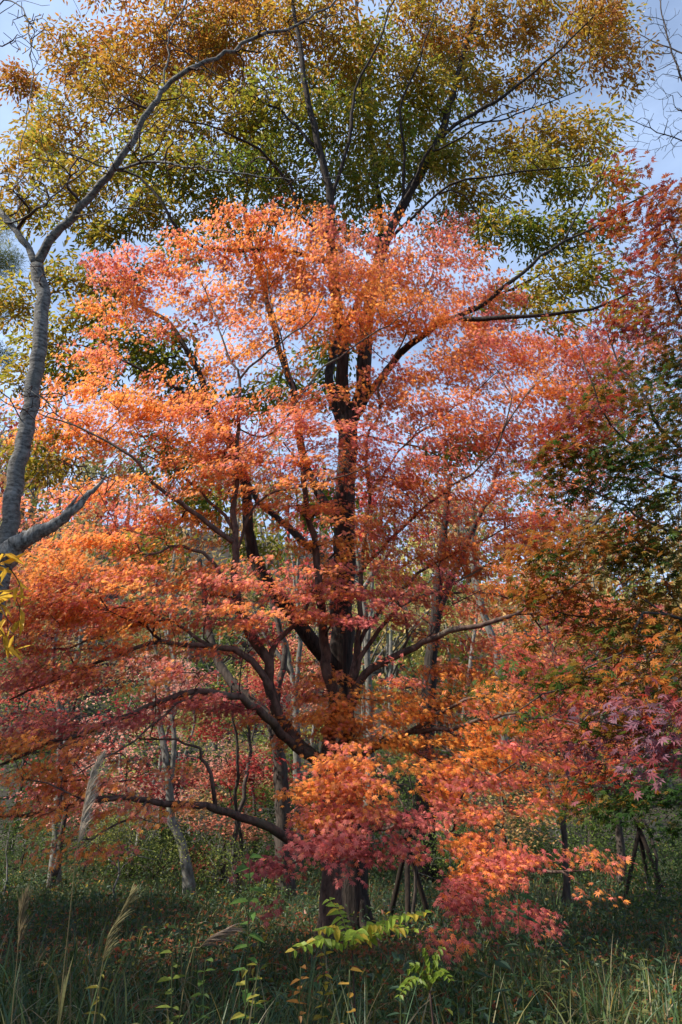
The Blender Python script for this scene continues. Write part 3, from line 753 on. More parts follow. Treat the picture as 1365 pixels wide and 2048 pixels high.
# ---------------------------------------------------------------- generic trees for the wood behind
def local_tree(name, base, height, width, label, pal, h0, crown0=.35, per=16, ncl=170, size=.05, rad=.28, templ=None, bark=None, leaf=None,
               stems=1, lean=(0, 0), group=None, trunk_r=None, flat=.6, layers=True, hj=.35, cat='tree', tpts=None, sides=7, shape=None, tip=.003):
    base = np.array([base[0], base[1], float(ground_h(base[0], base[1]))])
    root = empty(name, base, label, cat, group)
    T = Tree(20000)
    tr = trunk_r or height * .016
    tops = []
    if tpts is not None:
        for k, (pts, r0, r1) in enumerate(tpts):
            pts = np.array(pts, float)
            if k == 0: pts = np.concatenate([[base], pts])
            T.limb(pts, r0, r1, .25)
            tops.append(pts[-1])
    else:
        for s in range(stems):
            a = rng.uniform(0, 6.28) if stems > 1 else 0
            sp = .12 * height * (stems > 1)
            p = [base if s == 0 else base + [0, 0, .05]]
            for t in (.2, .4, .6, .8, .95):
                p.append(base + np.array([lean[0] * t * height + math.cos(a) * sp * t * 1.6 + rng.normal() * .02 * height,
                                          lean[1] * t * height + math.sin(a) * sp * t * 1.6 + rng.normal() * .02 * height, t * height * (1 if s == 0 else .9)]))
            T.limb(p, tr * (1 if s == 0 else .8), tr * .25, .3, .02)
    top = base + np.array([lean[0] * height * .6, lean[1] * height * .6, 0])
    if ncl:
        # overlapping lobes make the uneven outline
        nlobe = max(5, int(ncl / 16))
        ctr, hh = [], []
        for i in range(nlobe):
            t = rng.uniform(crown0, .97)
            w = width * .5 * (1 - ((t - crown0) / (1 - crown0)) ** 2.2) ** .5 * rng.uniform(.35, .95)
            a = rng.uniform(0, 6.28)
            ctr.append(top + np.array([math.cos(a) * w, math.sin(a) * w, t * height])); hh.append(h0 + rng.normal() * hj)
        ctr = np.array(ctr); hh = np.array(hh)
        k = rng.integers(0, nlobe, ncl)
        lr = width * rng.uniform(.13, .24, nlobe)
        q = norm(rng.normal(size=(ncl, 3))) * rng.uniform(.2, 1, (ncl, 1)) ** .5 * lr[k][:, None] * np.array([1, 1, flat])
        cl = ctr[k] + q
        T.grow(cl, tip=tip, w=.35, step=.5)
        T.build(root, base, bark or M_GREYBARK, bark or M_GREYBARK, limb_sides=sides, twig_sides=3)
        if per:
            b = Buf()
            spray(b, templ or T_MAPLE5, cl, top, hh[k] + rng.normal(size=ncl) * .15, pal, per, rad, size, tilt=.5, thick=.05 if layers else .15,
                  jitter=.45 if layers else .8, vjit=.15)
            b.build('crown', leaf or M_FARLEAF, root, base)
    else:
        T.build(root, base, bark or M_GREYBARK, bark or M_GREYBARK, limb_sides=sides)
    return root


def at(u, d, v=1600):
    return P(u, v, d)[0], d


PAL_RED = [(0.22, 0.012, 0.02), (0.42, 0.035, 0.03), (0.60, 0.16, 0.10), (0.62, 0.28, 0.16), (0.55, 0.40, 0.14)]
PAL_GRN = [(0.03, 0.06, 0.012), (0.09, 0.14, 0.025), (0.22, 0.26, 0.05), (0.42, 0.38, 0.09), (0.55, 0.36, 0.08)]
PAL_TAN = [(0.16, 0.17, 0.05), (0.34, 0.29, 0.10), (0.46, 0.33, 0.13), (0.48, 0.22, 0.08), (0.42, 0.10, 0.05)]

local_tree('maple_tree', at(270, 17.5), 4.6, 4.6, 'salmon pink sunlit maple in the middle distance at the lower left', [(0.6,0.12,0.10),(0.78,0.34,0.26),(0.80,0.42,0.30)], 1.2, .35, 20, 260, .052, .34, stems=2)
local_tree('maple_tree', at(480, 15.5), 4.2, 3.2, 'deep red small maple left of the orange maple boughs', PAL_RED, .9, .45, 20, 170, .05, .3, stems=2, bark=M_DARKBARK)
local_tree('maple_tree', at(120, 15.0), 4.0, 4.6, 'dark red maple at the far lower left behind the long low bough', PAL_RED, .9, .35, 18, 200, .05, .32, bark=M_DARKBARK)
local_tree('maple_tree', at(455, 17.0), 2.6, 2.4, 'low pink and olive maple beside the leaning pale trunk', PAL_RED, 2.8, .2, 20, 130, .05, .3, hj=.6, bark=M_DARKBARK)
local_tree('maple_tree', at(370, 21), 4.2, 4.5, 'yellow-green maple behind the leaning pale trunk', PAL_GRN, 2.0, .25, 20, 200, .06, .36)
local_tree('maple_tree', at(510, 20), 3.9, 3.0, 'small green maple in the gap left of the dark trunk', PAL_GRN, 1.6, .35, 20, 120, .055, .33, bark=M_DARKBARK)
local_tree('maple_tree', at(1010, 17.5), 2.3, 3.8, 'low sunlit orange maple glowing beneath the right-hand boughs', PAL_TAN, 2.6, .3, 20, 150, .05, .34, hj=.3, bark=M_DARKBARK)
local_tree('maple_tree', at(1230, 16), 5.4, 4.6, 'crimson maple standing behind the right-hand boughs', PAL_RED, 1.2, .35, 20, 230, .055, .34, bark=M_DARKBARK)
local_tree('maple_tree', at(880, 20), 4.3, 4.0, 'dark green maple behind the pale dead twigs right of the trunk', PAL_GRN, .7, .2, 20, 170, .06, .34, bark=M_DARKBARK)
local_tree('maple_tree', at(1120, 24), 8.0, 6.5, 'tall red and orange maple in the right middle distance', PAL_RED, 2.0, .3, 20, 260, .07, .42)
local_tree('maple_tree', at(30, 23), 6.0, 5.5, 'dark green tree filling the left edge behind the red maple', PAL_GRN, .6, .15, 20, 220, .07, .4, bark=M_DARKBARK)
local_tree('maple_tree', at(620, 25), 6.5, 5.0, 'pink and orange maple directly behind the big trunks', PAL_RED, 2.4, .2, 20, 220, .07, .42)
local_tree('maple_tree', at(560, 27), 8.8, 6.0, 'tall yellow-leaved tree seen between the boughs left of the trunk', PAL_GRN, 3.0, .3, 20, 240, .075, .45, templ=T_OVAL, layers=False)
local_tree('maple_tree', at(960, 26), 9.0, 6.5, 'tall tan and yellow tree seen between the boughs right of the trunk', PAL_TAN, 1.4, .25, 20, 280, .075, .45, templ=T_OVAL, layers=False)
local_tree('maple_tree', at(120, 27), 10.5, 6.5, 'tall golden tan tree behind the dead snag at the left', PAL_TAN, 1.6, .3, 18, 260, .08, .45, templ=T_OVAL, layers=False)
local_tree('maple_tree', at(330, 25), 8.0, 5.0, 'olive green tree behind the left boughs of the orange maple', PAL_GRN, 1.7, .25, 18, 220, .075, .42, templ=T_OVAL, layers=False)
# bushes
local_tree('bush', at(245, 13.6), 1.25, 2.2, 'pale yellow-green bush at the back edge of the grass on the left', PAL_GRN, 2.2, .15, 22, 130, .035, .16, templ=T_OVAL, cat='bush', layers=False, trunk_r=.02)
local_tree('bush', at(30, 14.0), 1.3, 2.4, 'dark green bush under the low boughs at the left edge', PAL_GRN, .7, .1, 22, 120, .04, .17, templ=T_OVAL, cat='bush', layers=False, trunk_r=.02)
local_tree('bush', at(470, 15), 1.1, 2.0, 'olive green bush behind the grass left of the trunks', PAL_GRN, 1.1, .1, 22, 100, .04, .17, templ=T_OVAL, cat='bush', layers=False, trunk_r=.02)
local_tree('bush', at(900, 15.5), 1.2, 2.6, 'shaded green bush behind the low red boughs right of the trunks', PAL_GRN, .5, .1, 22, 120, .04, .18, templ=T_OVAL, cat='bush', layers=False, trunk_r=.02)
local_tree('bush', at(1440, 11), 1.9, 2.8, 'very dark green bush at the right edge above the grass', PAL_GRN, .1, .1, 26, 200, .045, .2, templ=T_OVAL, cat='bush', layers=False, trunk_r=.02)


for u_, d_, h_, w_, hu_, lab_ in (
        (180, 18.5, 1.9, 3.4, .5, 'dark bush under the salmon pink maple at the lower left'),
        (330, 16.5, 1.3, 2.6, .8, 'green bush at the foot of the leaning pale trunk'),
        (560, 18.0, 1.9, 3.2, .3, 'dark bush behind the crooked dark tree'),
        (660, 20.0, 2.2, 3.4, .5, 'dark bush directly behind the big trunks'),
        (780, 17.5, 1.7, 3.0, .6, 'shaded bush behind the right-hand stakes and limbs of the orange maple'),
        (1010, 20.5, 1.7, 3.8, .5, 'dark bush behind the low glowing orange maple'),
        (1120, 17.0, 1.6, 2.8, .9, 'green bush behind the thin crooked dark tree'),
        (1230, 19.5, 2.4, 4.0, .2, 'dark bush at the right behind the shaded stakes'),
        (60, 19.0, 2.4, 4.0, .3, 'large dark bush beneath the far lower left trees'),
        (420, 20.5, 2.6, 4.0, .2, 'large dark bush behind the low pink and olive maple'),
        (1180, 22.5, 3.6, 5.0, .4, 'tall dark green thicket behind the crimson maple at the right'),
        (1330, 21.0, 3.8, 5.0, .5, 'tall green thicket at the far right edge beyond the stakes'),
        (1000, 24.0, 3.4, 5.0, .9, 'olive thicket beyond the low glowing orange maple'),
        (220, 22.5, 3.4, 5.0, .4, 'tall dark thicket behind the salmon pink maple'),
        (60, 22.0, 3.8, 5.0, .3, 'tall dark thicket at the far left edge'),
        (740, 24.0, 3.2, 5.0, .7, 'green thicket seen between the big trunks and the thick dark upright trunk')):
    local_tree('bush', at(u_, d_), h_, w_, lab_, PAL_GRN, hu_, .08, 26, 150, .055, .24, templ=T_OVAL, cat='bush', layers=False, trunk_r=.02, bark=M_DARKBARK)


def stem_tree(u, v, d, label, tp, bark, per=0, ncl=60, h=7, w=3, pal=PAL_TAN, h0=1.5, name='bare_tree', crown0=.55, size=.06, cat='tree'):
    bx, by = P(u, v, d)[0], d
    return local_tree(name, (bx, by), h, w, label, pal, h0, crown0, per, ncl, size, .4, templ=T_OVAL, bark=bark, tpts=tp, layers=False, sides=9, cat=cat)


stem_tree(388, 1725, 14.5, 'pale leaning two-stemmed trunk in front of the salmon pink maple',
          [(PL((365, 1690, 14.5), (345, 1640, 14.5), (340, 1570, 14.5), (328, 1490, 14.6), (310, 1400, 14.8), (285, 1330, 15)), .095, .04),
           (PL((343, 1590, 14.5), (348, 1480, 14.6), (338, 1380, 14.7), (350, 1320, 14.8), (320, 1240, 15)), .06, .02),
           (PL((338, 1385, 14.7), (315, 1320, 14.8), (300, 1250, 14.9)), .06, .02)], M_GREYBARK, ncl=40, h=6, w=3)
stem_tree(575, 1640, 15, 'dark crooked tree leaning left behind the maple limbs',
          [(PL((565, 1590, 15), (555, 1500, 15), (540, 1440, 15), (480, 1380, 15.2), (440, 1330, 15.4), (415, 1240, 15.6), (400, 1120, 15.8)), .17, .05),
           (PL((545, 1450, 15), (560, 1360, 15), (570, 1300, 15.1), (545, 1200, 15.2), (535, 1100, 15.3)), .09, .03)], M_DARKBARK, ncl=60, h=7.5, w=3.5)
stem_tree(600, 1650, 18, 'grey slender many-stemmed bare tree behind the big trunks',
          [(PL((595, 1500, 18), (585, 1350, 18), (560, 1250, 18), (540, 1150, 18), (520, 1050, 18)), .12, .03),
           (PL((590, 1400, 18), (600, 1290, 18), (595, 1180, 18), (600, 1080, 18)), .08, .03),
           (PL((585, 1350, 18), (530, 1270, 18), (500, 1200, 18)), .06, .02)], M_GREYBARK, ncl=70, h=9, w=4)
stem_tree(850, 1660, 17, 'thick dark upright trunk right of the orange maple',
          [(PL((850, 1540, 17), (858, 1400, 17), (870, 1250, 17), (885, 1100, 17), (900, 950, 17)), .24, .06),
           (PL((872, 1230, 17), (920, 1120, 17), (960, 1030, 17), (1010, 960, 17)), .1, .03)], M_OAKBARK, ncl=70, h=10.5, w=5, per=5)
stem_tree(1122, 1700, 13.5, 'thin crooked dark tree in the right middle distance',
          [(PL((1128, 1640, 13.5), (1135, 1570, 13.5), (1130, 1520, 13.5), (1142, 1450, 13.5), (1120, 1380, 13.5)), .055, .02),
           (PL((1132, 1540, 13.5), (1110, 1500, 13.4), (1085, 1450, 13.3)), .022, .008)], M_DARKBARK, ncl=40, h=4.5, w=2.4)
stem_tree(735, 1650, 19, 'grey forked bare tree just right of the dark oak trunk',
          [(PL((740, 1450, 19), (735, 1300, 19), (722, 1150, 19), (700, 1040, 19)), .14, .04),
           (PL((735, 1290, 19), (745, 1150, 19), (735, 1050, 19)), .07, .03),
           (PL((725, 1180, 19), (780, 1100, 19), (800, 1040, 19)), .07, .03)], M_GREYBARK, ncl=60, h=10, w=4)
stem_tree(120, 1690, 16, 'slim grey trunk behind the red boughs at the left',
          [(PL((118, 1560, 16), (120, 1430, 16), (105, 1360, 16), (115, 1260, 16)), .11, .04),
           (PL((117, 1440, 16), (95, 1380, 16), (70, 1340, 16)), .05, .02)], M_GREYBARK, ncl=40, h=7, w=3)
stem_tree(1010, 1650, 22, 'pale sunlit bare tree against the bright gap on the right',
          [(PL((1000, 1350, 22), (960, 1200, 22), (945, 1080, 22), (980, 980, 22), (1000, 930, 22)), .16, .05),
           (PL((950, 1100, 22), (905, 1020, 22), (890, 950, 22)), .09, .03),
           (PL((965, 1040, 22), (1060, 1030, 22), (1110, 1000, 22)), .06, .02)], M_GREYBARK, ncl=90, h=12.5, w=7)
stem_tree(1180, 1650, 24, 'dark-branched bare tree fanning above the right skyline',
          [(PL((1170, 1350, 24), (1140, 1200, 24), (1120, 1120, 24), (1080, 1040, 24)), .15, .04),
           (PL((1125, 1140, 24), (1180, 1060, 24), (1230, 1000, 24)), .09, .03)], M_DARKBARK, ncl=120, h=12.8, w=8)


# bare tree at the top right corner, pine at the left edge
def corner_trees():
    b0 = np.array([P(1480, 1500, 13)[0], 13.0, 0]); b0[2] = ground_h(b0[0], b0[1])
    root = empty('bare_tree', b0, 'leafless tree whose fine dark twigs fill the top right corner', 'tree')
    T = Tree()
    T.limb(np.concatenate([[b0], PL((1480, 1200, 13), (1470, 900, 13), (1460, 600, 13), (1450, 300, 13), (1430, 0, 13))]), .2, .05, .3)
    T.limb(PL((1465, 650, 13), (1400, 560, 12.9), (1340, 560, 12.8), (1290, 540, 12.8)), .04, .008, .2)
    T.limb(PL((1460, 420, 13), (1400, 250, 12.9), (1350, 120, 12.8), (1325, 30, 12.8), (1310, -60, 12.8)), .04, .01, .2)
    T.limb(PL((1458, 400, 13), (1400, 300, 13.1), (1330, 270, 13.1), (1260, 240, 13.2)), .03, .008, .2)
    T.limb(PL((1440, 200, 13), (1370, 110, 13.2), (1300, 80, 13.4), (1250, 40, 13.5)), .03, .008, .2)
    cc = np.concatenate([pad_points(*r, n=k) for r, k in (((1320, 60, 80, 80, 12.9), 70), ((1330, 180, 90, 80, 12.9), 90), ((1300, 270, 90, 40, 13), 60), ((1350, 250, 60, 70, 13), 50), ((1260, 150, 50, 60, 13.2), 25), ((1350, 420, 40, 60, 13), 20))])
    T.grow(cc, tip=.004, w=.25, sag=0, step=.3, bend=.25, jit=.1)
    T.build(root, b0, M_DARKBARK, M_DARKBARK)
    # pine
    b1 = np.array([P(-75, 1500, 15)[0], 15.0, 0]); b1[2] = ground_h(b1[0], b1[1])
    root = empty('pine_tree', b1, 'pine with pale yellow-green needles at the left edge of the frame', 'tree')
    T = Tree()
    T.limb(np.concatenate([[b1], PL((-75, 1200, 15), (-70, 900, 15), (-60, 600, 15), (-60, 350, 15))]), .2, .05, .4)
    cc = np.concatenate([pad_points(*r, n=k) for r, k in (((-20, 430, 50, 50, 15), 26), ((-10, 520, 50, 35, 15), 26), ((-20, 620, 55, 35, 15), 26), ((-30, 700, 60, 30, 15), 24), ((-110, 560, 60, 160, 15), 60), ((-60, 800, 60, 50, 15), 25))])
    T.grow(cc, tip=.004, w=.3)
    T.build(root, b1, M_DARKBARK, M_DARKBARK)
    b = Buf()
    n = len(cc); k = 150; idx = np.repeat(np.arange(n), k)
    D = norm(rng.normal(size=(n * k, 3)) + np.array([0, 0, .3])); pos = cc[idx] + D * rng.uniform(0, .16, (n * k, 1)) + rng.normal(size=(n * k, 3)) * .09
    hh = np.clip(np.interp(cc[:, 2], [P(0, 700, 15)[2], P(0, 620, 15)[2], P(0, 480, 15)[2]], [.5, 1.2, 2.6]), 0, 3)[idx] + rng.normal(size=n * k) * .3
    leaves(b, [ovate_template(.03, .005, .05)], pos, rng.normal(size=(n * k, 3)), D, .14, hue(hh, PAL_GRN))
    b.build('crown', M_FARLEAF, root, b1)


corner_trees()


# ---------------------------------------------------------------- the wood on the far slope, one mass
def far_wood():
    b = Buf(); tb = Buf()
    n = 210
    pals = [PAL_TAN, PAL_GRN, PAL_TAN, PAL_RED]
    for i in range(n):
        d = rng.uniform(30, 66); x = rng.uniform(-.62, .62) * d
        z0 = float(ground_h(x, d)); H = rng.uniform(6.5, 10.5); w = rng.uniform(3.5, 6)
        if rng.uniform() < .25 and x / d > -.2: H *= .8
        pk = pals[rng.integers(0, 4)]; h0 = rng.uniform(.6, 3.2) if pk is not PAL_GRN else rng.uniform(.8, 3.2)
        c = np.array([x, d, z0])
        q = [c + [rng.normal() * .2 * t, rng.normal() * .2 * t, H * t] for t in (0, .3, .6, .95)]
        tube(tb, q, [.16, .12, .08, .03], 5)
        for _ in range(5):
            a = rng.uniform(0, 6.28); t = rng.uniform(.3, .8)
            s = c + [0, 0, H * t]; e = s + np.array([math.cos(a) * w * .4, math.sin(a) * w * .4, H * .25])
            tube(tb, [s, (s + e) / 2 + [0, 0, .2], e], [.05, .035, .012], 4)
        bare = rng.uniform() < .3
        nl = 9
        ctr = c + np.stack([rng.normal(size=nl) * w * .22, rng.normal(size=nl) * w * .22, H * rng.uniform(.35, .98, nl)], 1)
        m = 90 if bare else 380
        k = rng.integers(0, nl, m)
        pos = ctr[k] + norm(rng.normal(size=(m, 3))) * rng.uniform(.3, 1, (m, 1)) * w * .24 * np.array([1, 1, .8])
        hh = h0 + rng.normal(size=nl)[k] * .3 + rng.normal(size=m) * .3
        leaves(b, T_CLUMP, pos, rng.normal(size=(m, 3)) + [0, 0, .5], rng.normal(size=(m, 3)), rng.uniform(.12, .24, m), hue(hh, pk) * np.exp(rng.normal(size=(m, 1)) * .15))
    o = b.build('distant_wood', M_FARLEAF)
    tag(o, 'autumn wood of tan, yellow and rust crowns covering the far slope', 'wood', kind='stuff')
    t = tb.build('distant_trunks', M_GREYBARK, o, None, True)
    t.parent = o


far_wood()

# ---------------------------------------------------------------- tall trees added beyond the left edge, out of view, to shade the clearing
for i, (x, y, H, w, lab) in enumerate([
        (-15, -1.5, 16, 8, 'tall unseen evergreen added for shade left of the clearing nearest the viewer'),
        (-14.5, 4.0, 16.5, 8, 'tall unseen evergreen added for shade left of the clearing level with the foreground grass'),
        (-15.5, 8.5, 14, 7, 'tall unseen evergreen added for shade left of the clearing level with the oak trunk'),
        (-11.5, 2.0, 11, 6, 'shorter unseen evergreen added for shade close beyond the left edge'),
        (-19, -6.0, 19, 9, 'tallest unseen evergreen added for shade far behind the viewer on the left')]):
    local_tree('added_shade_tree', (x, y), H, w, lab, PAL_GRN, .5, .1, 42, 620, .2, .65, templ=T_OVAL, layers=False, bark=M_DARKBARK, group='unseen evergreens added for shade beyond the left edge', flat=1.1)


# ---------------------------------------------------------------- stakes, grass, weeds
def stakes(u, v, d, label, h=1.25, spread=.42, rot=0.3):
    c = P(u, v, d); c[2] = float(ground_h(c[0], c[1]))
    root = empty('tree_stakes', c, label, 'tree support', 'timber tripods propping young trees')
    for k in range(3):
        a = rot + k * 2.094
        b = Buf()
        f = c + np.array([math.cos(a) * spread, math.sin(a) * spread, -.1]); t = c + np.array([-math.cos(a) * .05, -math.sin(a) * .05, h + .03 * k])
        tube(b, spline([f, (f + t) / 2, t], .15), .036, 10, wobble=.03)
        b.build('stake', M_STAKE, root, c, True)
    b = Buf()
    th = np.linspace(0, 2 * math.pi * 3, 40)
    tube(b, c + np.stack([np.cos(th) * .085, np.sin(th) * .085, h - .1 + th * .004], 1), .009, 5)
    b.build('binding_rope', M_STAKE, root, c, True)


stakes(818, 1820, 12.0, 'wooden tripod of stakes just right of the big trunks', 1.3, .4, .4)
stakes(1288, 1735, 14.5, 'wooden tripod of stakes in the shade near the right edge', 1.2, .42, 1.1)
local_tree('young_tree', at(822, 12.0), 2.6, 1.4, 'slim young tree held by the stakes right of the big trunks', PAL_GRN, .8, .5, 8, 26, .05, .15, bark=M_DARKBARK, trunk_r=.025)
local_tree('young_tree', at(1290, 14.5), 3.2, 2.2, 'slim young tree held by the stakes near the right edge', PAL_GRN, .4, .4, 14, 60, .05, .25, bark=M_DARKBARK, trunk_r=.035)


def blades(buf, base, n, length, width, col, lean=.5, stiff=1.0, spread=.06, seg=5, colj=.2, cup=True):
    """n arching blades from base points (len(base)==n)"""
    a = rng.uniform(0, 2 * math.pi, n); L = np.asarray(length) * rng.uniform(.55, 1.15, n); ln = lean * rng.uniform(.2, 1.4, n)
    t = np.linspace(0, 1, seg + 1)
    hd = np.stack([np.cos(a), np.sin(a)], 1)
    # arching curve: angle from vertical grows along the blade
    ang = ln[:, None] * (0.25 + 1.9 * t[None] ** 1.6)
    dx = np.sin(ang); dz = np.cos(ang)
    X = np.concatenate([np.zeros((n, 1)), np.cumsum((dx[:, 1:] + dx[:, :-1]) / 2, 1)], 1) * (L / seg)[:, None]
    Z = np.concatenate([np.zeros((n, 1)), np.cumsum((dz[:, 1:] + dz[:, :-1]) / 2, 1)], 1) * (L / seg)[:, None]
    cpos = base[:, None] + np.stack([X * hd[:, 0:1], X * hd[:, 1:2], Z], -1)
    side = np.stack([-hd[:, 1], hd[:, 0], rng.normal(size=n) * .4], 1); side = norm(side)
    w = width * rng.uniform(.6, 1.3, (n, 1)) * np.array([.55 + .45 * math.sin(math.pi * min(1, tt * 1.1 + .12)) if tt < 1 else .04 for tt in t])[None] * np.minimum(1, (1.02 - t) * 3)[None]
    V = np.stack([cpos - side[:, None] * w[..., None], cpos + side[:, None] * w[..., None]], 2).reshape(n, -1, 3)
    k = np.arange(seg)
    f = np.stack([2 * k, 2 * k + 1, 2 * k + 3, 2 * k + 2], 1)
    F = f[None] + (np.arange(n) * 2 * (seg + 1))[:, None, None]
    C = np.broadcast_to(col, (n, 3)) * np.exp(rng.normal(size=(n, 1)) * colj)
    buf.add(V.reshape(-1, 3), F.reshape(-1, 4), np.repeat(C, 2 * (seg + 1), 0))


def gpts(n, y0, y1, xf=.62, pw=1.0):
    y = y0 + (y1 - y0) * rng.uniform(0, 1, n) ** pw; x = rng.uniform(-1, 1, n) * (y * xf + .6)
    return np.stack([x, y, ground_h(x, y)], 1)


def undergrowth():
    gcols = np.array([(0.045, 0.075, 0.018), (0.06, 0.105, 0.028), (0.05, 0.09, 0.045), (0.11, 0.115, 0.025), (0.20, 0.16, 0.08), (0.13, 0.09, 0.02)])
    b = Buf()
    # mid-distance carpet
    n = 50000
    p = gpts(n, 5.2, 24, .56)
    tuft = np.sin(p[:, 0] * 2.3 + np.sin(p[:, 1] * 1.7) * 2) * np.sin(p[:, 1] * 1.9 + p[:, 0])
    c = gcols[rng.choice(6, n, p=[.3, .25, .25, .12, .04, .04])]
    blades(b, p, n, .34 + .12 * tuft, .006, c, .95, seg=4)
    # nearer long grass growing in tufts
    nt_ = 340; tp = gpts(nt_, 2.6, 7.5, .5)
    k = rng.integers(14, 34, nt_); idx = np.repeat(np.arange(nt_), k); m = len(idx)
    hh = (rng.uniform(.35, .75, nt_) * (1.1 - .12 * tp[:, 0]))[idx]
    base = tp[idx] + np.concatenate([rng.normal(size=(m, 2)) * .06, np.zeros((m, 1))], 1)
    base[:, 2] = ground_h(base[:, 0], base[:, 1]) - .02
    c = gcols[rng.choice(6, m, p=[.26, .24, .16, .16, .12, .06])]
    blades(b, base, m, hh, .0055, c, 1.15, seg=8)
    o = b.build('grass', M_GRASS)
    tag(o, 'shaded green and straw-coloured long grass carpeting the clearing', 'grass', kind='stuff')
    # low leafy weeds
    b = Buf(); n = 85000
    p = gpts(n, 3.2, 26, .56)
    p[:, 2] += rng.uniform(.02, .42, n) ** 1.0 * (.7 + .5 * np.sin(p[:, 0] * 1.9 + 1) * np.sin(p[:, 1] * 1.3))
    wcols = np.array([(0.035, 0.065, 0.018), (0.05, 0.095, 0.03), (0.05, 0.085, 0.045), (0.12, 0.14, 0.02), (0.25, 0.17, 0.02), (0.22, 0.06, 0.02)])
    c = wcols[rng.choice(6, n, p=[.33, .27, .23, .10, .045, .025])]
    leaves(b, T_OVAL + T_WILLOW, p, rng.normal(size=(n, 3)) * .6 + [0, 0, 1], rng.normal(size=(n, 3)) + [0, 0, .3], rng.uniform(.035, .085, n), c * np.exp(rng.normal(size=(n, 1)) * .25))
    o = b.build('ground_cover', M_GRASS)
    tag(o, 'low leafy weeds growing through the grass', 'ground cover', kind='stuff')
    b = Buf(); n = 24000
    p = gpts(n, 3, 22, .56, 1.3); p[:, 2] += rng.uniform(.01, .30, n) * rng.uniform(0, 1, n)
    k = 4500
    p[:k, 0] = OB[0] - .6 + rng.normal(size=k) * 2.6; p[:k, 1] = 9.3 + rng.normal(size=k) * 1.5
    p[:k, 2] = ground_h(p[:k, 0], p[:k, 1]) + rng.uniform(.01, .26, k)
    lc = hue(rng.uniform(0, 3, n), [(0.16, 0.05, 0.02), (0.30, 0.10, 0.03), (0.30, 0.05, 0.03), (0.34, 0.2, 0.07)])
    leaves(b, T_MAPLE5 + T_OAK[:1], p, rng.normal(size=(n, 3)) * .5 + [0, 0, 1], rng.normal(size=(n, 3)), rng.uniform(.03, .05, n), lc)
    o = b.build('fallen_leaves', M_LEAF)
    tag(o, 'fallen brown and red leaves scattered among the grass', 'leaf litter', kind='stuff')


undergrowth()


def plume(pts, r0, label, length=.38, n=420, wid=.05, col=(0.46, 0.38, 0.29), stem=(0.24, 0.19, 0.09)):
    """flowering pampas stem: stalk from the ground and a feathery head along the last part of pts"""
    base = pts[0].copy(); base[2] = float(ground_h(base[0], base[1]))
    q = spline(np.concatenate([[base], pts[1:]]), .06)
    root = empty('pampas_plume', base, label, 'grass plume', 'flowering pampas stems')
    b = Buf(); tube(b, q, np.linspace(r0, r0 * .3, len(q)), 6, stem)
    k = rng.integers(2, len(q) // 2, 5)
    b.build('stalk', M_PLUME, root, base, True)
    b = Buf(); blades(b, q[k], 5, .45, .005, (0.2, 0.18, 0.06), .8, seg=7); b.build('blade', M_GRASS, root, base)
    L = np.cumsum(np.r_[0, np.linalg.norm(np.diff(q, axis=0), axis=1)]); tot = L[-1]
    s = tot - length * rng.uniform(0, 1, n) ** 1.1
    c = np.stack([np.interp(s, L, q[:, i]) for i in range(3)], 1)
    tan = norm((q[-1] - q[-6])[None])[0]
    rel = (tot - s) / length
    b = Buf()
    d = norm(np.tile(tan, (n, 1)) + rng.normal(size=(n, 3)) * .13 + [.14, 0, 0])
    l = (.04 + .07 * rel * (1.2 - rel) * 2) * rng.uniform(.5, 1.4, n)
    side = norm(np.cross(d, rng.normal(size=(n, 3))))
    for sgm in range(3):
        pass
    t = np.linspace(0, 1, 4)
    droop = np.array([0, 0, -.35])
    ctr = c[:, None] + d[:, None] * (l[:, None] * t)[..., None] + droop * (l[:, None] * t ** 2)[..., None] * .6
    w = np.array([.0005, .0013, .0012, .0003])[None, :, None] * rng.uniform(.7, 1.5, n)[:, None, None]
    V = np.stack([ctr - side[:, None] * w, ctr + side[:, None] * w], 2).reshape(n, -1, 3)
    kk = np.arange(3); f = np.stack([2 * kk, 2 * kk + 1, 2 * kk + 3, 2 * kk + 2], 1)
    F = f[None] + (np.arange(n) * 8)[:, None, None]
    b.add(V.reshape(-1, 3), F.reshape(-1, 4), np.repeat(np.array(col) * np.exp(rng.normal(size=(n, 1)) * .18), 8, 0))
    b.build('feathery_head', M_PLUME, root, base)


plume(PL((120, 1990, 3.6), (138, 1850, 3.6), (150, 1730, 3.6), (163, 1640, 3.6), (180, 1560, 3.6), (205, 1515, 3.6)), .0035, 'tallest pale feathery pampas plume standing at the lower left', .36, 800)
plume(PL((170, 2030, 3.4), (205, 1930, 3.4), (232, 1850, 3.4), (262, 1785, 3.4)), .003, 'thin spiky pampas head left of the yellow-green weeds', .26, 150, col=(0.22, 0.19, 0.09))
plume(PL((330, 2030, 3.6), (372, 1950, 3.6), (400, 1895, 3.6), (430, 1868, 3.6), (462, 1862, 3.6)), .003, 'small drooping brown pampas head near the middle of the grass', .14, 170, col=(0.2, 0.15, 0.11))
plume(PL((40, 2030, 3.2), (36, 1900, 3.2), (40, 1830, 3.2), (52, 1790, 3.2)), .003, 'dull brown pampas head low at the left edge', .18, 130, col=(0.17, 0.13, 0.07))


def arching_grass(u, v, d, label, n=24, L=.95, w=.0065, col=(0.10, 0.14, 0.05)):
    c = P(u, v, d); c[2] = float(ground_h(c[0], c[1]))
    b = Buf(); base = c + np.concatenate([rng.normal(size=(n, 2)) * .06, np.zeros((n, 1)) - .02], 1)
    cols = np.array([col, (0.20, 0.17, 0.09), (0.06, 0.11, 0.05)])[rng.choice(3, n, p=[.5, .2, .3])]
    blades(b, base, n, L, w, cols, .7, seg=10)
    o = b.build('grass_clump', M_GRASS)
    tag(o, label, 'grass clump', 'clumps of broad-bladed grass')


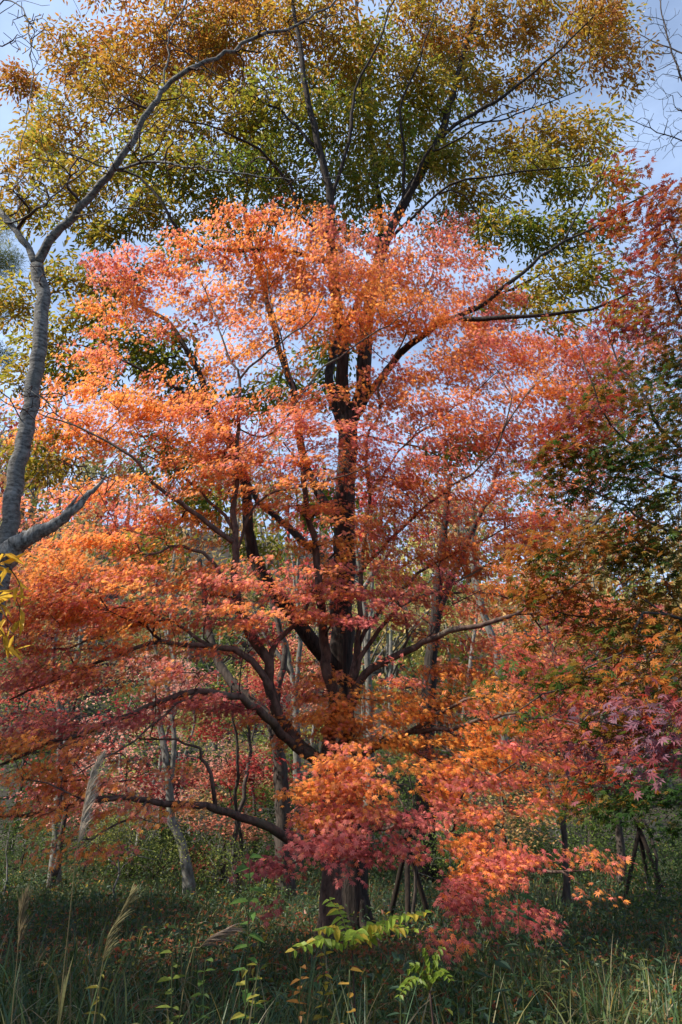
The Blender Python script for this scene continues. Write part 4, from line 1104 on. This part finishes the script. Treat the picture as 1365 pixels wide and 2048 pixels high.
arching_grass(440, 2048, 3.4, 'arching broad-bladed grass clump at the bottom left of centre')
arching_grass(740, 2048, 3.3, 'pale broad-bladed grass clump at the bottom centre', col=(0.2, 0.22, 0.13))
arching_grass(940, 2020, 3.6, 'grass clump with straw-coloured blades at the bottom right of centre', col=(0.16, 0.14, 0.05))
arching_grass(1180, 2020, 3.8, 'loose grass clump at the bottom right', col=(0.12, 0.13, 0.05))
arching_grass(110, 2030, 3.4, 'tall tangled grass clump at the bottom left corner', n=34, L=1.0)
arching_grass(270, 2000, 3.8, 'grass clump with drooping blades beneath the tall plume', n=30, L=.9)
arching_grass(640, 2000, 4.2, 'dark green grass clump beneath the bright yellow-green seedling', n=20, L=.7, col=(0.05, 0.10, 0.05))


def weed(name, base_uvd, top_uvd, label, col, leaf_len, nleaf, templ, spread=.5, r=.006, lean_down=.3, group=None, side=1.0):
    """upright leafy stem"""
    b0 = P(*base_uvd); b0[2] = float(ground_h(b0[0], b0[1])); t0 = P(*top_uvd)
    q = spline([b0, (b0 * .5 + t0 * .5) + rng.normal(size=3) * .02, t0], .05)
    root = empty(name, b0, label, 'plant', group)
    b = Buf(); tube(b, q, np.linspace(r, r * .4, len(q)), 6, (0.07, 0.09, 0.03)); b.build('stem', M_GRASS, root, b0, True)
    k = np.linspace(len(q) * .35, len(q) - 1, nleaf).astype(int)
    pos = q[k]; a = np.arange(nleaf) * 2.4 + rng.uniform(0, .5, nleaf)
    D = np.stack([np.cos(a) * side, np.sin(a), rng.uniform(-lean_down, .35, nleaf)], 1)
    N = np.stack([-np.cos(a) * .2, -np.sin(a) * .2, np.ones(nleaf)], 1) + rng.normal(size=(nleaf, 3)) * .2
    b = Buf()
    leaves(b, templ, pos, N, D, leaf_len * rng.uniform(.7, 1.15, nleaf), np.array(col) * np.exp(rng.normal(size=(nleaf, 1)) * .2))
    b.build('leaves', M_LEAF, root, b0)
    return root


weed('weed', (545, 1990, 4.2), (500, 1715, 4.2), 'tall green leafy weed standing left of the big trunks', (0.10, 0.19, 0.04), .085, 22, T_OVAL)
weed('weed', (500, 1990, 3.8), (515, 1930, 3.8), 'small yellow-leaved weed below the tall green weed', (0.26, 0.24, 0.03), .055, 18, T_OVAL)
weed('weed', (330, 2040, 3.6), (345, 1905, 3.6), 'yellow-green leafy weed in the left foreground grass', (0.13, 0.17, 0.03), .06, 26, T_OVAL)
weed('weed', (495, 2048, 3.2), (492, 1940, 3.2), 'pale yellow weed at the bottom left of centre', (0.26, 0.24, 0.04), .055, 16, T_OVAL)
weed('weed', (690, 2048, 3.4), (700, 1940, 3.4), 'orange-tinged low weed at the bottom centre', (0.30, 0.17, 0.03), .05, 14, T_OVAL)
weed('weed', (1035, 1950, 4.6), (1035, 1790, 4.6), 'dark green narrow-leaved weed right of the low red sprays', (0.02, 0.05, 0.02), .11, 22, T_WILLOW)
weed('weed', (960, 2040, 3.6), (990, 1930, 3.6), 'bluish green bamboo-like weed at the bottom right', (0.03, 0.06, 0.04), .12, 16, T_WILLOW)


for u_, v_, d_, lab_, col_, t_ in (
        (400, 1960, 3.9, 'thin green weed just right of the drooping brown pampas head', (0.09, 0.15, 0.03), T_OVAL),
        (590, 1975, 4.0, 'short rust-leaved weed left of the bright yellow-green seedling', (0.26, 0.12, 0.03), T_OVAL),
        (790, 1990, 3.8, 'blue-green narrow-leaved weed beneath the bright seedling', (0.045, 0.09, 0.05), T_WILLOW),
        (1110, 1960, 4.4, 'straggly olive weed below the low red sprays', (0.10, 0.12, 0.03), T_WILLOW),
        (1270, 1960, 4.4, 'pale spotted leafy weed at the bottom right corner', (0.20, 0.20, 0.07), T_OVAL),
        (190, 1990, 3.7, 'yellowing weed tangled in the grass between the two left pampas heads', (0.24, 0.20, 0.03), T_WILLOW),
        (640, 1930, 4.6, 'small yellow weed at the left foot of the bright seedling', (0.34, 0.26, 0.03), T_OVAL)):
    weed('weed', (u_, 2040, d_), (u_ + 12, v_ - 40, d_), lab_, col_, .055, 24, t_)


def compound_seedling(base, tips, label, col, ll=.075, name='seedling', col2=None, group=None, pairs=9):
    """stem with pinnate fronds"""
    b0 = P(*base); b0[2] = float(ground_h(b0[0], b0[1])); crown = P(*tips[0])
    root = empty(name, b0, label, 'plant', group)
    b = Buf(); q = spline([b0, (b0 + crown) / 2 + [.02, 0, 0], crown], .05); tube(b, q, np.linspace(.006, .004, len(q)), 6, (0.1, 0.07, 0.03)); b.build('stem', M_TWIG, root, b0, True)
    for t in tips[1:]:
        e = P(*t); mid = (crown + e) / 2 + [0, 0, .05]
        q = spline([crown, mid, e], .03)
        b = Buf(); tube(b, q, np.linspace(.003, .0012, len(q)), 5, (0.25, 0.24, 0.04))
        k = np.linspace(len(q) * .25, len(q) - 1, pairs).astype(int)
        tan = norm(np.gradient(q, axis=0))[k]
        sd = norm(np.cross(tan, [0, 0, 1.0]))
        for s in (-1, 1):
            D = sd * s + tan * .6 + rng.normal(size=sd.shape) * .12 + [0, 0, -.12]
            N = np.tile([0, -.35, 1.0], (pairs, 1)) + rng.normal(size=sd.shape) * .2
            c = np.array(col)[None] * np.exp(rng.normal(size=(pairs, 1)) * .12)
            if col2 is not None:
                mm = rng.uniform(size=(pairs, 1)) < .25; c = np.where(mm, np.array(col2), c)
            leaves(b, T_OVAL, q[k], N, D, ll * rng.uniform(.8, 1.1, pairs) * np.interp(np.linspace(0, 1, pairs), [0, .5, 1], [.8, 1.1, .7]), c)
        b.build('frond', [M_LEAF], root, b0)


compound_seedling((700, 1990, 4.6), [(705, 1900, 4.6), (590, 1900, 4.3), (640, 1860, 4.5), (660, 1800, 4.8), (760, 1850, 4.5), (850, 1825, 4.4), (720, 1870, 4.2), (830, 1860, 4.6)],
                  'bright yellow-green compound-leaved seedling in front of the big trunks', (0.27, 0.36, 0.04), .066, col2=(0.55, 0.40, 0.04))
compound_seedling((870, 2048, 3.7), [(860, 1980, 3.7), (820, 1940, 3.7), (885, 1895, 3.7), (850, 1900, 3.7), (800, 1990, 3.5), (900, 1960, 3.6)],
                  'fern-like feathery green plant at the bottom right of centre', (0.14, 0.20, 0.02), .035, name='fern', pairs=14)


# yellow willow-leaved shoot at the left edge
def yellow_shoot():
    b0 = np.array([-1.75, 3.3, 0.0]); b0[2] = ground_h(b0[0], b0[1])
    root = empty('shrub', b0, 'bright yellow narrow-leaved shoots hanging in at the left edge', 'shrub')
    T = Tree()
    T.limb(np.concatenate([[b0], PL((-120, 1500, 3.3), (-90, 1200, 3.3), (-60, 1120, 3.3))]), .014, .006, .1)
    for t in (((-20, 1110, 3.3), (15, 1135, 3.3), (35, 1175, 3.3), (40, 1240, 3.3)), ((-30, 1150, 3.3), (0, 1200, 3.3), (18, 1260, 3.2), (30, 1300, 3.2)), ((-40, 1200, 3.3), (-10, 1250, 3.2), (5, 1290, 3.2))):
        T.limb(PL(*t), .004, .0015, .05)
    T.build(root, b0, M_TWIG, M_TWIG)
    b = Buf()
    for q, r in T.limbs[1:]:
        n = 24; k = rng.integers(1, len(q), n)
        D = np.stack([rng.normal(size=n) * .6 + .2, rng.normal(size=n) * .5, -np.abs(rng.normal(size=n)) * .7 - .1], 1)
        leaves(b, T_WILLOW, q[k], rng.normal(size=(n, 3)) * .5 + [0, -.6, .6], D, rng.uniform(.07, .11, n), np.array((0.62, 0.36, 0.03)) * np.exp(rng.normal(size=(n, 1)) * .12))
    b.build('leaves', M_LEAF, root, b0)


yellow_shoot()
